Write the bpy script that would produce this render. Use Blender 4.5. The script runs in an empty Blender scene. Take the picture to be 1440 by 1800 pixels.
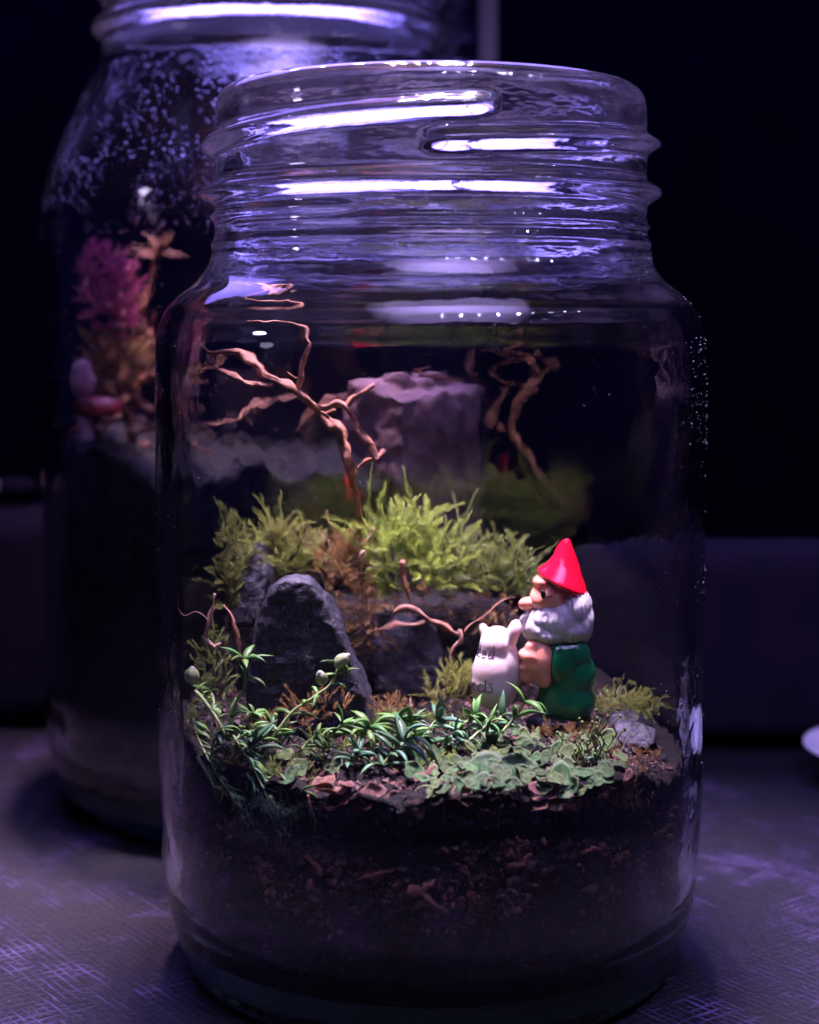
import bpy, bmesh, math, random
import numpy as np
from mathutils import Vector, Matrix, noise, Quaternion
random.seed(7); np.random.seed(7)
S = 0.01                     # all lengths below are in centimetres
C = bpy.context.scene.collection
sc = bpy.context.scene
R_ = math.radians

# ------------------------------------------------------------------ camera
FPX = 2856.0; CAMZ = 11.2; PITCH = R_(3.5)
cam_d = bpy.data.cameras.new('camera'); cam = bpy.data.objects.new('camera', cam_d); C.objects.link(cam)
cam_d.sensor_fit = 'HORIZONTAL'; cam_d.sensor_width = 36; cam_d.lens = FPX/1440*36
CY = 550 + FPX*math.tan(PITCH)
cam_d.shift_y = (CY-900)/1440
cam.location = (0, 0, CAMZ*S); cam.rotation_euler = (R_(90)-PITCH, 0, 0)
cam_d.clip_start = 0.01; cam_d.clip_end = 50
cam_d.dof.use_dof = True; cam_d.dof.focus_distance = 26.0*S; cam_d.dof.aperture_fstop = 20
sc.camera = cam
sc.view_settings.view_transform = 'Standard'; sc.view_settings.look = 'None'
sc.view_settings.exposure = 0; sc.view_settings.gamma = 1
sc.cycles.use_denoising = True
sc.cycles.max_bounces = 18; sc.cycles.transmission_bounces = 16; sc.cycles.glossy_bounces = 8
sc.cycles.transparent_max_bounces = 16; sc.cycles.diffuse_bounces = 3
sc.cycles.caustics_refractive = True; sc.cycles.caustics_reflective = False
sc.cycles.blur_glossy = 0.05; sc.cycles.sample_clamp_indirect = 4

def at(px, py, Y):
    """point (cm) seen at photo pixel px,py at distance Y along the table"""
    u = (px-720)/FPX; v = -(py-CY)/FPX
    d = Vector((u, math.cos(PITCH)+v*math.sin(PITCH), -math.sin(PITCH)+v*math.cos(PITCH)))
    return Vector((0, 0, CAMZ)) + d*(Y/d.y)
def ground(px, py, z):
    u = (px-720)/FPX; v = -(py-CY)/FPX
    d = Vector((u, math.cos(PITCH)+v*math.sin(PITCH), -math.sin(PITCH)+v*math.cos(PITCH)))
    return Vector((0, 0, CAMZ)) + d*((z-CAMZ)/d.z)

# ------------------------------------------------------------------ light
w = bpy.data.worlds.new('World'); sc.world = w; w.use_nodes = True
w.node_tree.nodes['Background'].inputs[0].default_value = (0.12, 0.09, 0.75, 1)
w.node_tree.nodes['Background'].inputs[1].default_value = 0.03
def lamp(name, loc, target, size, power, col, sizey=None, spread=180):
    l = bpy.data.lights.new(name, 'AREA'); l.shape = 'DISK' if sizey is None else 'RECTANGLE'
    l.size = size*S
    if sizey is not None: l.size_y = sizey*S
    l.energy = power; l.color = col; l.spread = R_(spread)
    o = bpy.data.objects.new(name, l); C.objects.link(o)
    o.location = Vector(loc)*S
    o.rotation_euler = (Vector(target)-Vector(loc)).to_track_quat('-Z', 'Y').to_euler()
    return o
# twin rows of small LEDs right over the open jar, a soft violet panel behind, a weak one at the side
for k in range(16):
    lamp('grow_led', (-3.4+(k % 8)*1.15, 29.0+(k//8)*1.8, 37), (0.3, 27.6, 4), 0.42, 0.036, (0.92, 0.66, 1.0), spread=42)
lamp('violet_panel', (-5, 47, 32), (-1, 30, 14), 32, 0.27, (0.27, 0.19, 1.0), sizey=13, spread=66)
for k in range(5):
    lamp('violet_led', (-9+k*2.6, 41, 31), (0, 29, 12), 0.5, 0.05, (0.42, 0.36, 1.0), spread=100)
lamp('rear_jar_lamp', (-6, 38, 42), (-7.0, 36, 8), 2.5, 0.17, (1.0, 0.60, 0.85), spread=28)
lamp('left_softbox', (-31, 17, 22), (1, 28, 8), 3.5, 0.012, (0.70, 0.58, 1.0), spread=46)
lamp('front_fill', (5, 4, 54), (0, 25, 4), 60, 0.58, (0.50, 0.36, 1.0), sizey=22, spread=52)  # unseen fill light, added to brighten soil and gnome behind the glass
for k in range(9):
    a_ = R_(6+k*8.5); lamp('front_led', (27*math.sin(a_), 28-27*math.cos(a_), 36), (0, 28, 9), 0.6, 0.010, (0.62, 0.50, 1.0), spread=45)

# ------------------------------------------------------------------ helpers
def tag(o, label=None, cat=None, group=None, kind=None):
    if label: o['label'] = label
    if cat: o['category'] = cat
    if group: o['group'] = group
    if kind: o['kind'] = kind
    return o
def empty(name, loc, label, cat, group=None):
    o = bpy.data.objects.new(name, None); C.objects.link(o); o.location = Vector(loc)*S
    o.empty_display_size = 0.005
    return tag(o, label, cat, group)
def org(parent): return Vector(parent.location)/S+org(parent.parent) if parent else Vector((0, 0, 0))
def mesh(name, V, F, mat, smooth=True, tips=None):
    me = bpy.data.meshes.new(name)
    V = np.asarray([tuple(v) for v in V] if not isinstance(V, np.ndarray) else V, dtype=float)*S
    me.from_pydata(V.tolist(), [], F if isinstance(F, list) else F.tolist())
    me.materials.append(mat)
    if smooth: me.shade_smooth()
    if tips is not None:
        a = me.attributes.new('tip', 'FLOAT', 'POINT'); a.data.foreach_set('value', np.asarray(tips, dtype=np.float32))
    me.update(); return me
def link(name, me, parent=None, loc=None):
    o = bpy.data.objects.new(name, me); C.objects.link(o)
    if parent: o.parent = parent
    if loc is not None: o.location = Vector(loc)*S
    return o
def obj(name, V, F, mat, parent=None, smooth=True, tips=None):
    """verts in world cm; object sits at its own base point"""
    V = np.asarray([tuple(v) for v in V], dtype=float) if not isinstance(V, np.ndarray) else V
    lo, hi = V.min(0), V.max(0); base = np.array([(lo[0]+hi[0])/2, (lo[1]+hi[1])/2, lo[2]])
    me = mesh(name, V-base, F, mat, smooth, tips)
    return link(name, me, parent, Vector(base)-org(parent))

def cr(pts, n):
    """Catmull-Rom through pts (Vectors, may carry radius as 4th)"""
    P = [np.array(p, dtype=float) for p in pts]; P = [2*P[0]-P[1]]+P+[2*P[-1]-P[-2]]
    out = []
    for i in range(1, len(P)-2):
        for k in range(n):
            t = k/n
            out.append(0.5*((2*P[i])+(-P[i-1]+P[i+1])*t+(2*P[i-1]-5*P[i]+4*P[i+1]-P[i+2])*t*t+(-P[i-1]+3*P[i]-3*P[i+1]+P[i+2])*t**3))
    out.append(P[-2]); return out
def tube(pts, sides=7, n=5, rough=0.0, flat=1.0, seed=0):
    """pts: (x,y,z,r); returns V,F"""
    Q = cr(pts, n); V = []; F = []
    up = Vector((0.1, -1, 0.2)).normalized()
    for i, q in enumerate(Q):
        a = Q[max(0, i-1)]; b = Q[min(len(Q)-1, i+1)]
        d = Vector((b-a)[:3]); d = d.normalized() if d.length > 1e-9 else Vector((0, 0, 1))
        x = d.cross(up); x = x.normalized() if x.length > 1e-3 else Vector((1, 0, 0)); y = x.cross(d).normalized(); up = y
        r = max(q[3], 0.002)
        for k in range(sides):
            t = 2*math.pi*k/sides
            p = Vector(q[:3])
            rr = r
            if rough: rr *= 1+rough*noise.noise(Vector((q[0]*3+seed, q[1]*3+math.cos(t)*1.5, q[2]*3+math.sin(t)*1.5)))*2
            V.append(p+x*math.cos(t)*rr+y*math.sin(t)*rr*flat)
    m = len(Q)
    for i in range(m-1):
        for k in range(sides):
            F.append((i*sides+k, i*sides+(k+1) % sides, (i+1)*sides+(k+1) % sides, (i+1)*sides+k))
    F.append(tuple(range(sides))[::-1]); F.append(tuple((m-1)*sides+k for k in range(sides)))
    return V, F
def join(parts):
    V = []; F = []
    for v, f in parts:
        o = len(V); V += [Vector(p) for p in v]; F += [tuple(i+o for i in t) for t in f]
    return V, F
def ellipsoid(c, r, rot=None, nu=24, nv=14):
    V = []; F = []
    for j in range(nv+1):
        ph = math.pi*j/nv
        for i in range(nu):
            t = 2*math.pi*i/nu
            p = Vector((r[0]*math.sin(ph)*math.cos(t), r[1]*math.sin(ph)*math.sin(t), r[2]*math.cos(ph)))
            if rot: p = rot @ p
            V.append(Vector(c)+p)
    for j in range(nv):
        for i in range(nu):
            F.append((j*nu+i, (j+1)*nu+i, (j+1)*nu+(i+1) % nu, j*nu+(i+1) % nu))
    return V, F
def remesh(V, F, vox, smooth_it=0):
    """fuse overlapping closed shapes into one skin"""
    me = bpy.data.meshes.new('tmp'); me.from_pydata([tuple(Vector(v)*S) for v in V], [], F)
    bm = bmesh.new(); bm.from_mesh(me); bmesh.ops.remove_doubles(bm, verts=bm.verts, dist=1e-6)
    bmesh.ops.recalc_face_normals(bm, faces=bm.faces); bm.to_mesh(me); bm.free()
    o = bpy.data.objects.new('tmp', me); C.objects.link(o)
    m = o.modifiers.new('r', 'REMESH'); m.mode = 'VOXEL'; m.voxel_size = vox*S; m.use_smooth_shade = True
    if smooth_it:
        s = o.modifiers.new('s', 'SMOOTH'); s.iterations = smooth_it; s.factor = 0.5
    dg = bpy.context.evaluated_depsgraph_get(); ev = o.evaluated_get(dg); m2 = ev.to_mesh()
    n = len(m2.vertices); co = np.empty(n*3); m2.vertices.foreach_get('co', co)
    nr = np.empty(n*3, dtype=np.float32); m2.vertex_normals.foreach_get('vector', nr)
    F2 = [tuple(p.vertices) for p in m2.polygons]
    ev.to_mesh_clear(); bpy.data.objects.remove(o); bpy.data.meshes.remove(me)
    return co.reshape(-1, 3)/S, F2, nr.reshape(-1, 3).astype(float)
def hull(pts):
    bm = bmesh.new()
    for p in pts: bm.verts.new(p)
    bmesh.ops.convex_hull(bm, input=bm.verts)
    for v in [v for v in bm.verts if not v.link_faces]: bm.verts.remove(v)
    bmesh.ops.triangulate(bm, faces=bm.faces)
    V = [v.co.copy() for v in bm.verts]; bm.verts.index_update(); F = [tuple(v.index for v in f.verts) for f in bm.faces]; bm.free()
    return V, F
def fnoise(p, sc_=1, oct_=4): return noise.fractal(Vector(p)*sc_, 0.8, 2.1, oct_)

# ------------------------------------------------------------------ materials
def nodes(name):
    m = bpy.data.materials.new(name); m.use_nodes = True; nt = m.node_tree; nt.nodes.clear()
    out = nt.nodes.new('ShaderNodeOutputMaterial'); return m, nt, out
def coords(nt, scale=(1, 1, 1), kind='Object'):
    tc = nt.nodes.new('ShaderNodeTexCoord'); mp = nt.nodes.new('ShaderNodeMapping')
    mp.inputs['Scale'].default_value = tuple(100*s for s in scale)      # metres -> cm
    nt.links.new(tc.outputs[kind], mp.inputs[0]); return mp.outputs[0]
def noise_tex(nt, vec, scale, detail=4, rough=0.6):
    n = nt.nodes.new('ShaderNodeTexNoise'); n.inputs['Scale'].default_value = scale; n.inputs['Detail'].default_value = detail
    n.inputs['Roughness'].default_value = rough; nt.links.new(vec, n.inputs['Vector']); return n.outputs['Fac']
def ramp(nt, fac, stops):
    r = nt.nodes.new('ShaderNodeValToRGB'); el = r.color_ramp.elements
    while len(el) < len(stops): el.new(0.5)
    for e, (p, c) in zip(el, stops):
        e.position = p; e.color = (*c, 1) if len(c) == 3 else c
    nt.links.new(fac, r.inputs[0]); return r.outputs[0]
def bump(nt, h, strength, dist=0.02, prev=None):
    b = nt.nodes.new('ShaderNodeBump'); b.inputs['Strength'].default_value = strength; b.inputs['Distance'].default_value = dist*S
    nt.links.new(h, b.inputs['Height'])
    if prev is not None: nt.links.new(prev, b.inputs['Normal'])
    return b.outputs[0]
def math_n(nt, v, k):
    a = nt.nodes.new('ShaderNodeMath'); a.operation = 'MULTIPLY'; a.inputs[1].default_value = k; nt.links.new(v, a.inputs[0])
    b = nt.nodes.new('ShaderNodeMath'); b.operation = 'FRACT'; nt.links.new(a.outputs[0], b.inputs[0]); return b.outputs[0]
def mat(name, stops, scale=3, rough=0.6, bump_s=0.4, bump_scale=12, bdist=0.03, spec=0.5, coat=0, sss=0, stretch=(1, 1, 1), detail=4, transl=0, tip=None, metallic=0, vary=0):
    m, nt, out = nodes(name); v = coords(nt, stretch)
    col = ramp(nt, noise_tex(nt, v, scale, detail), stops) if len(stops) > 1 else None
    p = nt.nodes.new('ShaderNodeBsdfPrincipled')
    if tip is not None:
        a = nt.nodes.new('ShaderNodeAttribute'); a.attribute_name = 'tip'
        mx = nt.nodes.new('ShaderNodeMixRGB'); mx.inputs[2].default_value = (*tip, 1)
        nt.links.new(a.outputs['Fac'], mx.inputs[0]); nt.links.new(col, mx.inputs[1]); col = mx.outputs[0]
    if vary:
        oi = nt.nodes.new('ShaderNodeObjectInfo'); mr = nt.nodes.new('ShaderNodeMapRange'); hs = nt.nodes.new('ShaderNodeHueSaturation')
        mr.inputs[3].default_value = 1-vary; mr.inputs[4].default_value = 1+vary; nt.links.new(oi.outputs['Random'], mr.inputs[0])
        nt.links.new(mr.outputs[0], hs.inputs['Value']); nt.links.new(col, hs.inputs['Color']); col = hs.outputs[0]
        mh = nt.nodes.new('ShaderNodeMapRange'); mh.inputs[3].default_value = .47; mh.inputs[4].default_value = .525
        nt.links.new(math_n(nt, oi.outputs['Random'], 7.3), mh.inputs[0]); nt.links.new(mh.outputs[0], hs.inputs['Hue'])
    if col is not None: nt.links.new(col, p.inputs['Base Color'])
    else: p.inputs['Base Color'].default_value = (*stops[0][1], 1)
    p.inputs['Roughness'].default_value = rough; p.inputs['Specular IOR Level'].default_value = spec
    p.inputs['Coat Weight'].default_value = coat; p.inputs['Coat Roughness'].default_value = 0.04
    p.inputs['Metallic'].default_value = metallic
    if sss:
        p.inputs['Subsurface Weight'].default_value = sss; p.inputs['Subsurface Radius'].default_value = (0.3*S, 0.15*S, 0.12*S); p.inputs['Subsurface Scale'].default_value = 1
    if bump_s:
        b = bump(nt, noise_tex(nt, v, bump_scale, 5), bump_s, bdist); nt.links.new(b, p.inputs['Normal'])
    sh = p.outputs[0]
    if transl:
        t = nt.nodes.new('ShaderNodeBsdfTranslucent'); 
        if col is not None: nt.links.new(col, t.inputs[0])
        else: t.inputs[0].default_value = (*stops[0][1], 1)
        mx = nt.nodes.new('ShaderNodeMixShader'); mx.inputs[0].default_value = transl
        nt.links.new(sh, mx.inputs[1]); nt.links.new(t.outputs[0], mx.inputs[2]); sh = mx.outputs[0]
    nt.links.new(sh, out.inputs[0]); return m

def glass_mat(name, film=0.03, filmstops=(0.45, 0.75), wave=0.15, wscale=0.8, tint=(0.97, 0.985, 0.98), stretch=(1, 1, 1), fine=0.0, filmcol=(0.75, 0.72, 0.85), fscale=1.6, fstretch=(1, 1, 1)):
    m, nt, out = nodes(name); v = coords(nt, stretch); v2 = coords(nt, fstretch)
    g = nt.nodes.new('ShaderNodeBsdfGlass'); g.inputs['IOR'].default_value = 1.5; g.inputs['Color'].default_value = (*tint, 1)
    g.inputs['Roughness'].default_value = 0.015
    b = bump(nt, noise_tex(nt, v, wscale, 3, 0.5), wave, 0.3)
    if fine: b = bump(nt, noise_tex(nt, v, 14, 3, 0.6), fine, 0.03, b)
    nt.links.new(b, g.inputs['Normal'])
    d = nt.nodes.new('ShaderNodeBsdfDiffuse'); d.inputs[0].default_value = (*filmcol, 1)
    t = nt.nodes.new('ShaderNodeBsdfTranslucent'); t.inputs[0].default_value = (*filmcol, 1)
    mt = nt.nodes.new('ShaderNodeMixShader'); mt.inputs[0].default_value = 0.5
    nt.links.new(d.outputs[0], mt.inputs[1]); nt.links.new(t.outputs[0], mt.inputs[2])
    f = ramp(nt, noise_tex(nt, v2, fscale, 6, 0.65), [(filmstops[0], (0.15, 0.15, 0.15)), (filmstops[1], (1, 1, 1))])
    mu = nt.nodes.new('ShaderNodeMath'); mu.operation = 'MULTIPLY'; mu.inputs[1].default_value = film; nt.links.new(f, mu.inputs[0])
    mx = nt.nodes.new('ShaderNodeMixShader'); nt.links.new(mu.outputs[0], mx.inputs[0])
    nt.links.new(g.outputs[0], mx.inputs[1]); nt.links.new(mt.outputs[0], mx.inputs[2])
    nt.links.new(mx.outputs[0], out.inputs[0]); return m
M = {}
M['glass_body'] = glass_mat('clear_glass', film=0.0015, wave=0.05, fscale=1.2)
M['glass_neck'] = glass_mat('dusty_glow_neck_glass', film=0.028, wave=0.10, wscale=1.3, stretch=(0.6, 0.6, 1.6), fine=0.05, filmstops=(0.46, 0.66), filmcol=(0.60, 0.54, 0.92), fscale=1.6, fstretch=(0.5, 0.5, 2.2))  # dust and fog film, with violet light painted into its colour
M['glass_rear'] = glass_mat('fogged_glass', film=0.004, wave=0.10, fine=0.05, fscale=1.0)
M['glass_rear_neck'] = glass_mat('fogged_neck_glass', film=0.035, wave=0.15, wscale=1.0, stretch=(0.6, 0.6, 2), fine=0.2, fscale=1.5, fstretch=(0.5, 0.5, 3))
M['glass_shoulder'] = glass_mat('shoulder_glass', film=0.022, wave=0.08, filmstops=(0.5, 0.66), fscale=1.4, fstretch=(0.4, 0.4, 3), filmcol=(0.60, 0.54, 0.92))  # shoulder film, the lavender band of light put into its colour
M['glass_base'] = glass_mat('green_base_glass', film=0.01, wave=0.2, tint=(0.80, 0.96, 0.90), fine=0.1)
m, nt, out = nodes('water_bead'); g = nt.nodes.new('ShaderNodeBsdfPrincipled')
g.inputs['Base Color'].default_value = (1, 1, 1, 1); g.inputs['Roughness'].default_value = 0.03; g.inputs['IOR'].default_value = 1.33; g.inputs['Transmission Weight'].default_value = 1.0
nt.links.new(g.outputs[0], out.inputs[0]); M['water'] = m
M['speck'] = mat('dried_speck', [(0.5, (0.75, 0.72, 0.8))], rough=0.3, bump_s=0)
M['soil'] = mat('dark_peat', [(0.42, (0.001, 0.0008, 0.0008)), (0.56, (0.005, 0.0025, 0.002)), (0.66, (0.024, 0.010, 0.008)), (0.8, (0.08, 0.035, 0.028))], scale=5, rough=0.75, bump_s=1, bump_scale=9, bdist=0.12, detail=8, spec=0.2)
M['soil_dark'] = mat('black_peat', [(0.40, (0.001, 0.001, 0.001)), (0.62, (0.006, 0.004, 0.004)), (0.8, (0.03, 0.018, 0.018))], scale=6, rough=0.6, bump_s=1, bump_scale=9, bdist=0.12, detail=8, spec=0.2)
M['crumb'] = mat('peat_crumb', [(0.38, (0.004, 0.002, 0.002)), (0.5, (0.03, 0.012, 0.009)), (0.66, (0.16, 0.065, 0.045))], scale=1.8, rough=0.6, bump_s=0.6, bump_scale=20, bdist=0.03, spec=0.4)
M['chip'] = mat('orange_bark', [(0.35, (0.06, 0.022, 0.012)), (0.65, (0.34, 0.13, 0.065))], scale=6, rough=0.65, bump_s=0.8, bump_scale=16, stretch=(1, 1, 2))
M['wood'] = mat('dry_root_wood', [(0.32, (0.06, 0.022, 0.012)), (0.48, (0.28, 0.11, 0.06)), (0.70, (0.48, 0.23, 0.14))], scale=5, rough=0.6, bump_s=0.9, bump_scale=10, bdist=0.06, stretch=(1, 1, 1), detail=8)
M['root'] = mat('thin_root', [(0.3, (0.13, 0.05, 0.03)), (0.7, (0.33, 0.16, 0.10))], scale=5, rough=0.6)
M['pale_root'] = mat('pale_root', [(0.3, (0.22, 0.11, 0.08)), (0.7, (0.46, 0.28, 0.21))], scale=5, rough=0.5)
M['slate'] = mat('slate', [(0.3, (0.003, 0.003, 0.007)), (0.55, (0.008, 0.009, 0.019)), (0.8, (0.028, 0.029, 0.062))], scale=5, rough=0.55, bump_s=0.9, bump_scale=9, bdist=0.06, detail=8)
M['moss_bright'] = mat('bright_moss', [(0.3, (0.05, 0.09, 0.008)), (0.6, (0.15, 0.23, 0.025))], scale=1.5, rough=0.5, bump_s=0, transl=0.4, tip=(0.52, 0.62, 0.13))
M['moss_yellow'] = mat('yellow_moss', [(0.3, (0.07, 0.055, 0.012)), (0.6, (0.14, 0.17, 0.025))], scale=1.5, rough=0.5, bump_s=0, transl=0.4, tip=(0.38, 0.44, 0.12))
M['moss_dark'] = mat('dark_moss', [(0.3, (0.03, 0.045, 0.010)), (0.6, (0.10, 0.14, 0.025))], scale=1.5, rough=0.5, bump_s=0, transl=0.35, tip=(0.30, 0.36, 0.10))
M['moss_brown'] = mat('brown_moss', [(0.3, (0.07, 0.03, 0.012)), (0.6, (0.19, 0.10, 0.035))], scale=1.5, rough=0.6, bump_s=0, transl=0.3, tip=(0.36, 0.24, 0.08))
M['leaf'] = mat('green_leaf', [(0.3, (0.045, 0.13, 0.03)), (0.7, (0.13, 0.27, 0.06))], scale=1.2, rough=0.28, bump_s=0.2, bump_scale=14, transl=0.25, vary=0.42)
M['leaf_blue'] = mat('bluish_leaf', [(0.3, (0.04, 0.11, 0.05)), (0.7, (0.10, 0.22, 0.11))], scale=1.2, rough=0.25, bump_s=0.2, bump_scale=14, transl=0.2, vary=0.42)
M['stem'] = mat('pale_green_stem', [(0.3, (0.13, 0.22, 0.06)), (0.7, (0.30, 0.36, 0.14))], scale=3, rough=0.4, transl=0.2)
M['bud'] = mat('flower_bud', [(0.35, (0.12, 0.22, 0.07)), (0.7, (0.42, 0.46, 0.28))], scale=3, rough=0.35, stretch=(3, 3, 0.6), transl=0.2)
M['bud_tip'] = mat('bud_tip', [(0.5, (0.75, 0.70, 0.68))], rough=0.4)
M['lobe'] = mat('liverwort_green', [(0.3, (0.018, 0.05, 0.010)), (0.5, (0.05, 0.11, 0.028)), (0.74, (0.13, 0.17, 0.10))], scale=2.2, rough=0.2, bump_s=0.6, bump_scale=18, bdist=0.03, transl=0.1, tip=(0.09, 0.12, 0.05), detail=6, vary=0.42)
M['lobe_brown'] = mat('liverwort_brown', [(0.35, (0.05, 0.022, 0.015)), (0.6, (0.20, 0.085, 0.06))], scale=3, rough=0.4, bump_s=0.8, bump_scale=14, bdist=0.04, transl=0.2, tip=(0.24, 0.13, 0.075), detail=6, vary=0.42)
M['red'] = mat('glossy_red_paint', [(0.5, (0.78, 0.004, 0.025))], rough=0.10, bump_s=0.06, bump_scale=3, coat=1.0)
M['skin'] = mat('painted_skin', [(0.35, (0.70, 0.27, 0.17)), (0.7, (0.80, 0.38, 0.26))], scale=1.5, rough=0.38, bump_s=0.15, bump_scale=5, coat=0.15, sss=0.2)
M['green'] = mat('glossy_green_paint', [(0.35, (0.003, 0.115, 0.036)), (0.7, (0.006, 0.17, 0.055))], scale=1.2, rough=0.2, bump_s=0.2, bump_scale=3, coat=0.4)
M['black'] = mat('black_paint', [(0.5, (0.008, 0.008, 0.01))], rough=0.3, bump_s=0.2)
M['beard'] = mat('white_beard_resin', [(0.3, (0.58, 0.54, 0.56)), (0.65, (0.82, 0.79, 0.80))], scale=2.0, rough=0.42, bump_s=0.5, bump_scale=5, stretch=(5, 5, 0.8), bdist=0.05)
M['sack'] = mat('white_sack_resin', [(0.35, (0.66, 0.50, 0.46)), (0.6, (0.76, 0.68, 0.68))], scale=0.9, rough=0.33, bump_s=0.15, bump_scale=4, sss=0.25)
M['ink'] = mat('ink', [(0.5, (0.02, 0.015, 0.03))], rough=0.5, bump_s=0)
M['pink'] = mat('pink_moss', [(0.3, (0.12, 0.015, 0.03)), (0.6, (0.42, 0.05, 0.16))], scale=1.2, rough=0.6, bump_s=0, transl=0.3, tip=(0.55, 0.13, 0.33))
M['redmush'] = mat('red_cap', [(0.3, (0.16, 0.015, 0.02)), (0.7, (0.40, 0.04, 0.05))], scale=2, rough=0.4)
M['whitish'] = mat('pale_resin', [(0.4, (0.30, 0.16, 0.22)), (0.7, (0.5, 0.36, 0.45))], scale=2, rough=0.4)
M['sand'] = mat('mauve_sand', [(0.35, (0.24, 0.13, 0.13)), (0.5, (0.36, 0.20, 0.20)), (0.7, (0.46, 0.28, 0.27))], scale=2, rough=0.8, bump_s=0.7, bump_scale=8, bdist=0.06, detail=8)
M['post'] = mat('white_enamel', [(0.5, (0.75, 0.74, 0.78))], rough=0.35, bump_s=0.1)
M['box'] = mat('dark_fabric', [(0.35, (0.012, 0.009, 0.020)), (0.65, (0.018, 0.013, 0.028))], scale=0.8, rough=0.95, bump_s=0.5, bump_scale=14, spec=0.05)
M['plate'] = mat('glazed_white', [(0.5, (0.72, 0.72, 0.76))], rough=0.2, bump_s=0.05, coat=0.3)
M['wall'] = mat('night_wall', [(0.35, (0.08, 0.07, 0.22)), (0.65, (0.14, 0.11, 0.34))], scale=0.05, rough=0.9, bump_s=0.1)

# table top: worn dark board with crossed scratches and a woven grain
m, nt, out = nodes('scratched_dark_board'); v = coords(nt)
def rotmap(ang, scale):
    m0 = nt.nodes.new('ShaderNodeMapping'); m0.inputs['Rotation'].default_value = (0, 0, R_(ang)); nt.links.new(v, m0.inputs[0])
    mp = nt.nodes.new('ShaderNodeMapping'); mp.inputs['Scale'].default_value = scale
    nt.links.new(m0.outputs[0], mp.inputs[0]); return mp.outputs[0]
def math_(op, a, b):
    n = nt.nodes.new('ShaderNodeMath'); n.operation = op
    for i, x in enumerate((a, b)):
        if isinstance(x, (int, float)): n.inputs[i].default_value = x
        else: nt.links.new(x, n.inputs[i])
    return n.outputs[0]
wv = []
for ang, per in ((-38, 0.15), (55, 0.19)):
    wt = nt.nodes.new('ShaderNodeTexWave'); wt.wave_type = 'BANDS'; wt.bands_direction = 'X'; wt.inputs['Scale'].default_value = 1/per/3.18
    wt.inputs['Distortion'].default_value = 2.2; wt.inputs['Detail'].default_value = 3; wt.inputs['Detail Scale'].default_value = 0.6; wt.inputs['Detail Roughness'].default_value = 0.7
    nt.links.new(rotmap(ang, (1, 1, 1)), wt.inputs['Vector'])
    brk = ramp(nt, noise_tex(nt, rotmap(ang, (5.0, 1.3, 1)), 1.0, 3, 0.6), [(0.34, (0.3, 0.3, 0.3)), (0.72, (1, 1, 1))])
    wv.append(math_('MULTIPLY', ramp(nt, wt.outputs['Fac'], [(0.45, (0, 0, 0)), (0.95, (1, 1, 1))]), brk))
scr = noise_tex(nt, rotmap(-30, (0.3, 12, 1)), 1.0, 2, 0.5)
scr = ramp(nt, scr, [(0.66, (0, 0, 0)), (0.72, (1, 1, 1))])
h = math_('MAXIMUM', wv[0], math_('MULTIPLY', wv[1], 0.8)); h2 = math_('ADD', h, math_('MULTIPLY', scr, 0.12))
patch = noise_tex(nt, v, 0.45, 5, 0.65)
wear = ramp(nt, patch, [(0.40, (0, 0, 0)), (0.68, (1, 1, 1))])
fac = math_('MULTIPLY', math_('MULTIPLY', h2, 0.8), math_('ADD', wear, 0.12))
fac = math_('ADD', fac, math_('MULTIPLY', noise_tex(nt, v, 5, 6, 0.7), 0.25))
col = ramp(nt, fac, [(0.12, (0.0015, 0.0015, 0.003)), (0.34, (0.003, 0.003, 0.011)), (0.76, (0.085, 0.062, 0.170))])
p = nt.nodes.new('ShaderNodeBsdfPrincipled'); nt.links.new(col, p.inputs['Base Color'])
rr = ramp(nt, patch, [(0.3, (0.55, 0.55, 0.55)), (0.7, (0.36, 0.36, 0.36))]); nt.links.new(rr, p.inputs['Roughness'])
b = bump(nt, h2, 0.5, 0.03); b = bump(nt, noise_tex(nt, v, 7, 6, 0.75), 0.8, 0.06, b); nt.links.new(b, p.inputs['Normal'])
nt.links.new(p.outputs[0], out.inputs[0]); M['table'] = m

# ------------------------------------------------------------------ setting
def slab(name, x0, x1, y0, y1, z0, z1, mt, parent=None, bev=0.2, segs=3):
    bm = bmesh.new(); bmesh.ops.create_cube(bm, size=1)
    bmesh.ops.scale(bm, vec=((x1-x0)*S, (y1-y0)*S, (z1-z0)*S), verts=bm.verts)
    bmesh.ops.translate(bm, vec=(0, 0, (z1-z0)/2*S), verts=bm.verts)
    if bev: bmesh.ops.bevel(bm, geom=bm.edges, offset=bev*S, segments=segs, affect='EDGES', profile=0.5)
    me = bpy.data.meshes.new(name); bm.to_mesh(me); bm.free(); me.materials.append(mt); me.shade_smooth()
    return link(name, me, parent, Vector(((x0+x1)/2, (y0+y1)/2, z0))-org(parent))
tag(slab('table_top', -45, 45, 2, 47, -2.4, 0, M['table'], bev=0.3), kind='structure')
tag(slab('floor', -600, 600, -300, 420, -74, -72, M['wall'], bev=0), kind='structure')
tag(slab('wall', -600, 600, 400, 410, -72, 220, M['wall'], bev=0), kind='structure')
for x_ in (-42, 42):
    for y_ in (6, 43):
        tag(slab('table_leg', x_-2, x_+2, y_-2, y_+2, -72, -2.45, M['box'], bev=0.3), kind='structure')
def storage_box(x0, x1, y0, y1, h, label):
    return tag(slab('storage_box', x0, x1, y0, y1, 0.02, h, M['box'], None, 0.85, 8), label, 'box')
storage_box(4.3, 26, 40.9, 42.8, 5.35, 'low dark purple fabric box behind the front jar, on the right')
storage_box(-27, -9.3, 43, 45.5, 6.0, 'low dark fabric box at the left edge behind the tall rear jar')
p = at(40, 855, 44)
V, F = ellipsoid((p.x-0.2, 44, 6.45), (0.62, 0.45, 0.32)); tag(obj('pebble', V, F, M['box']), 'small grey pebble lying on the left fabric box', 'pebble')
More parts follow.
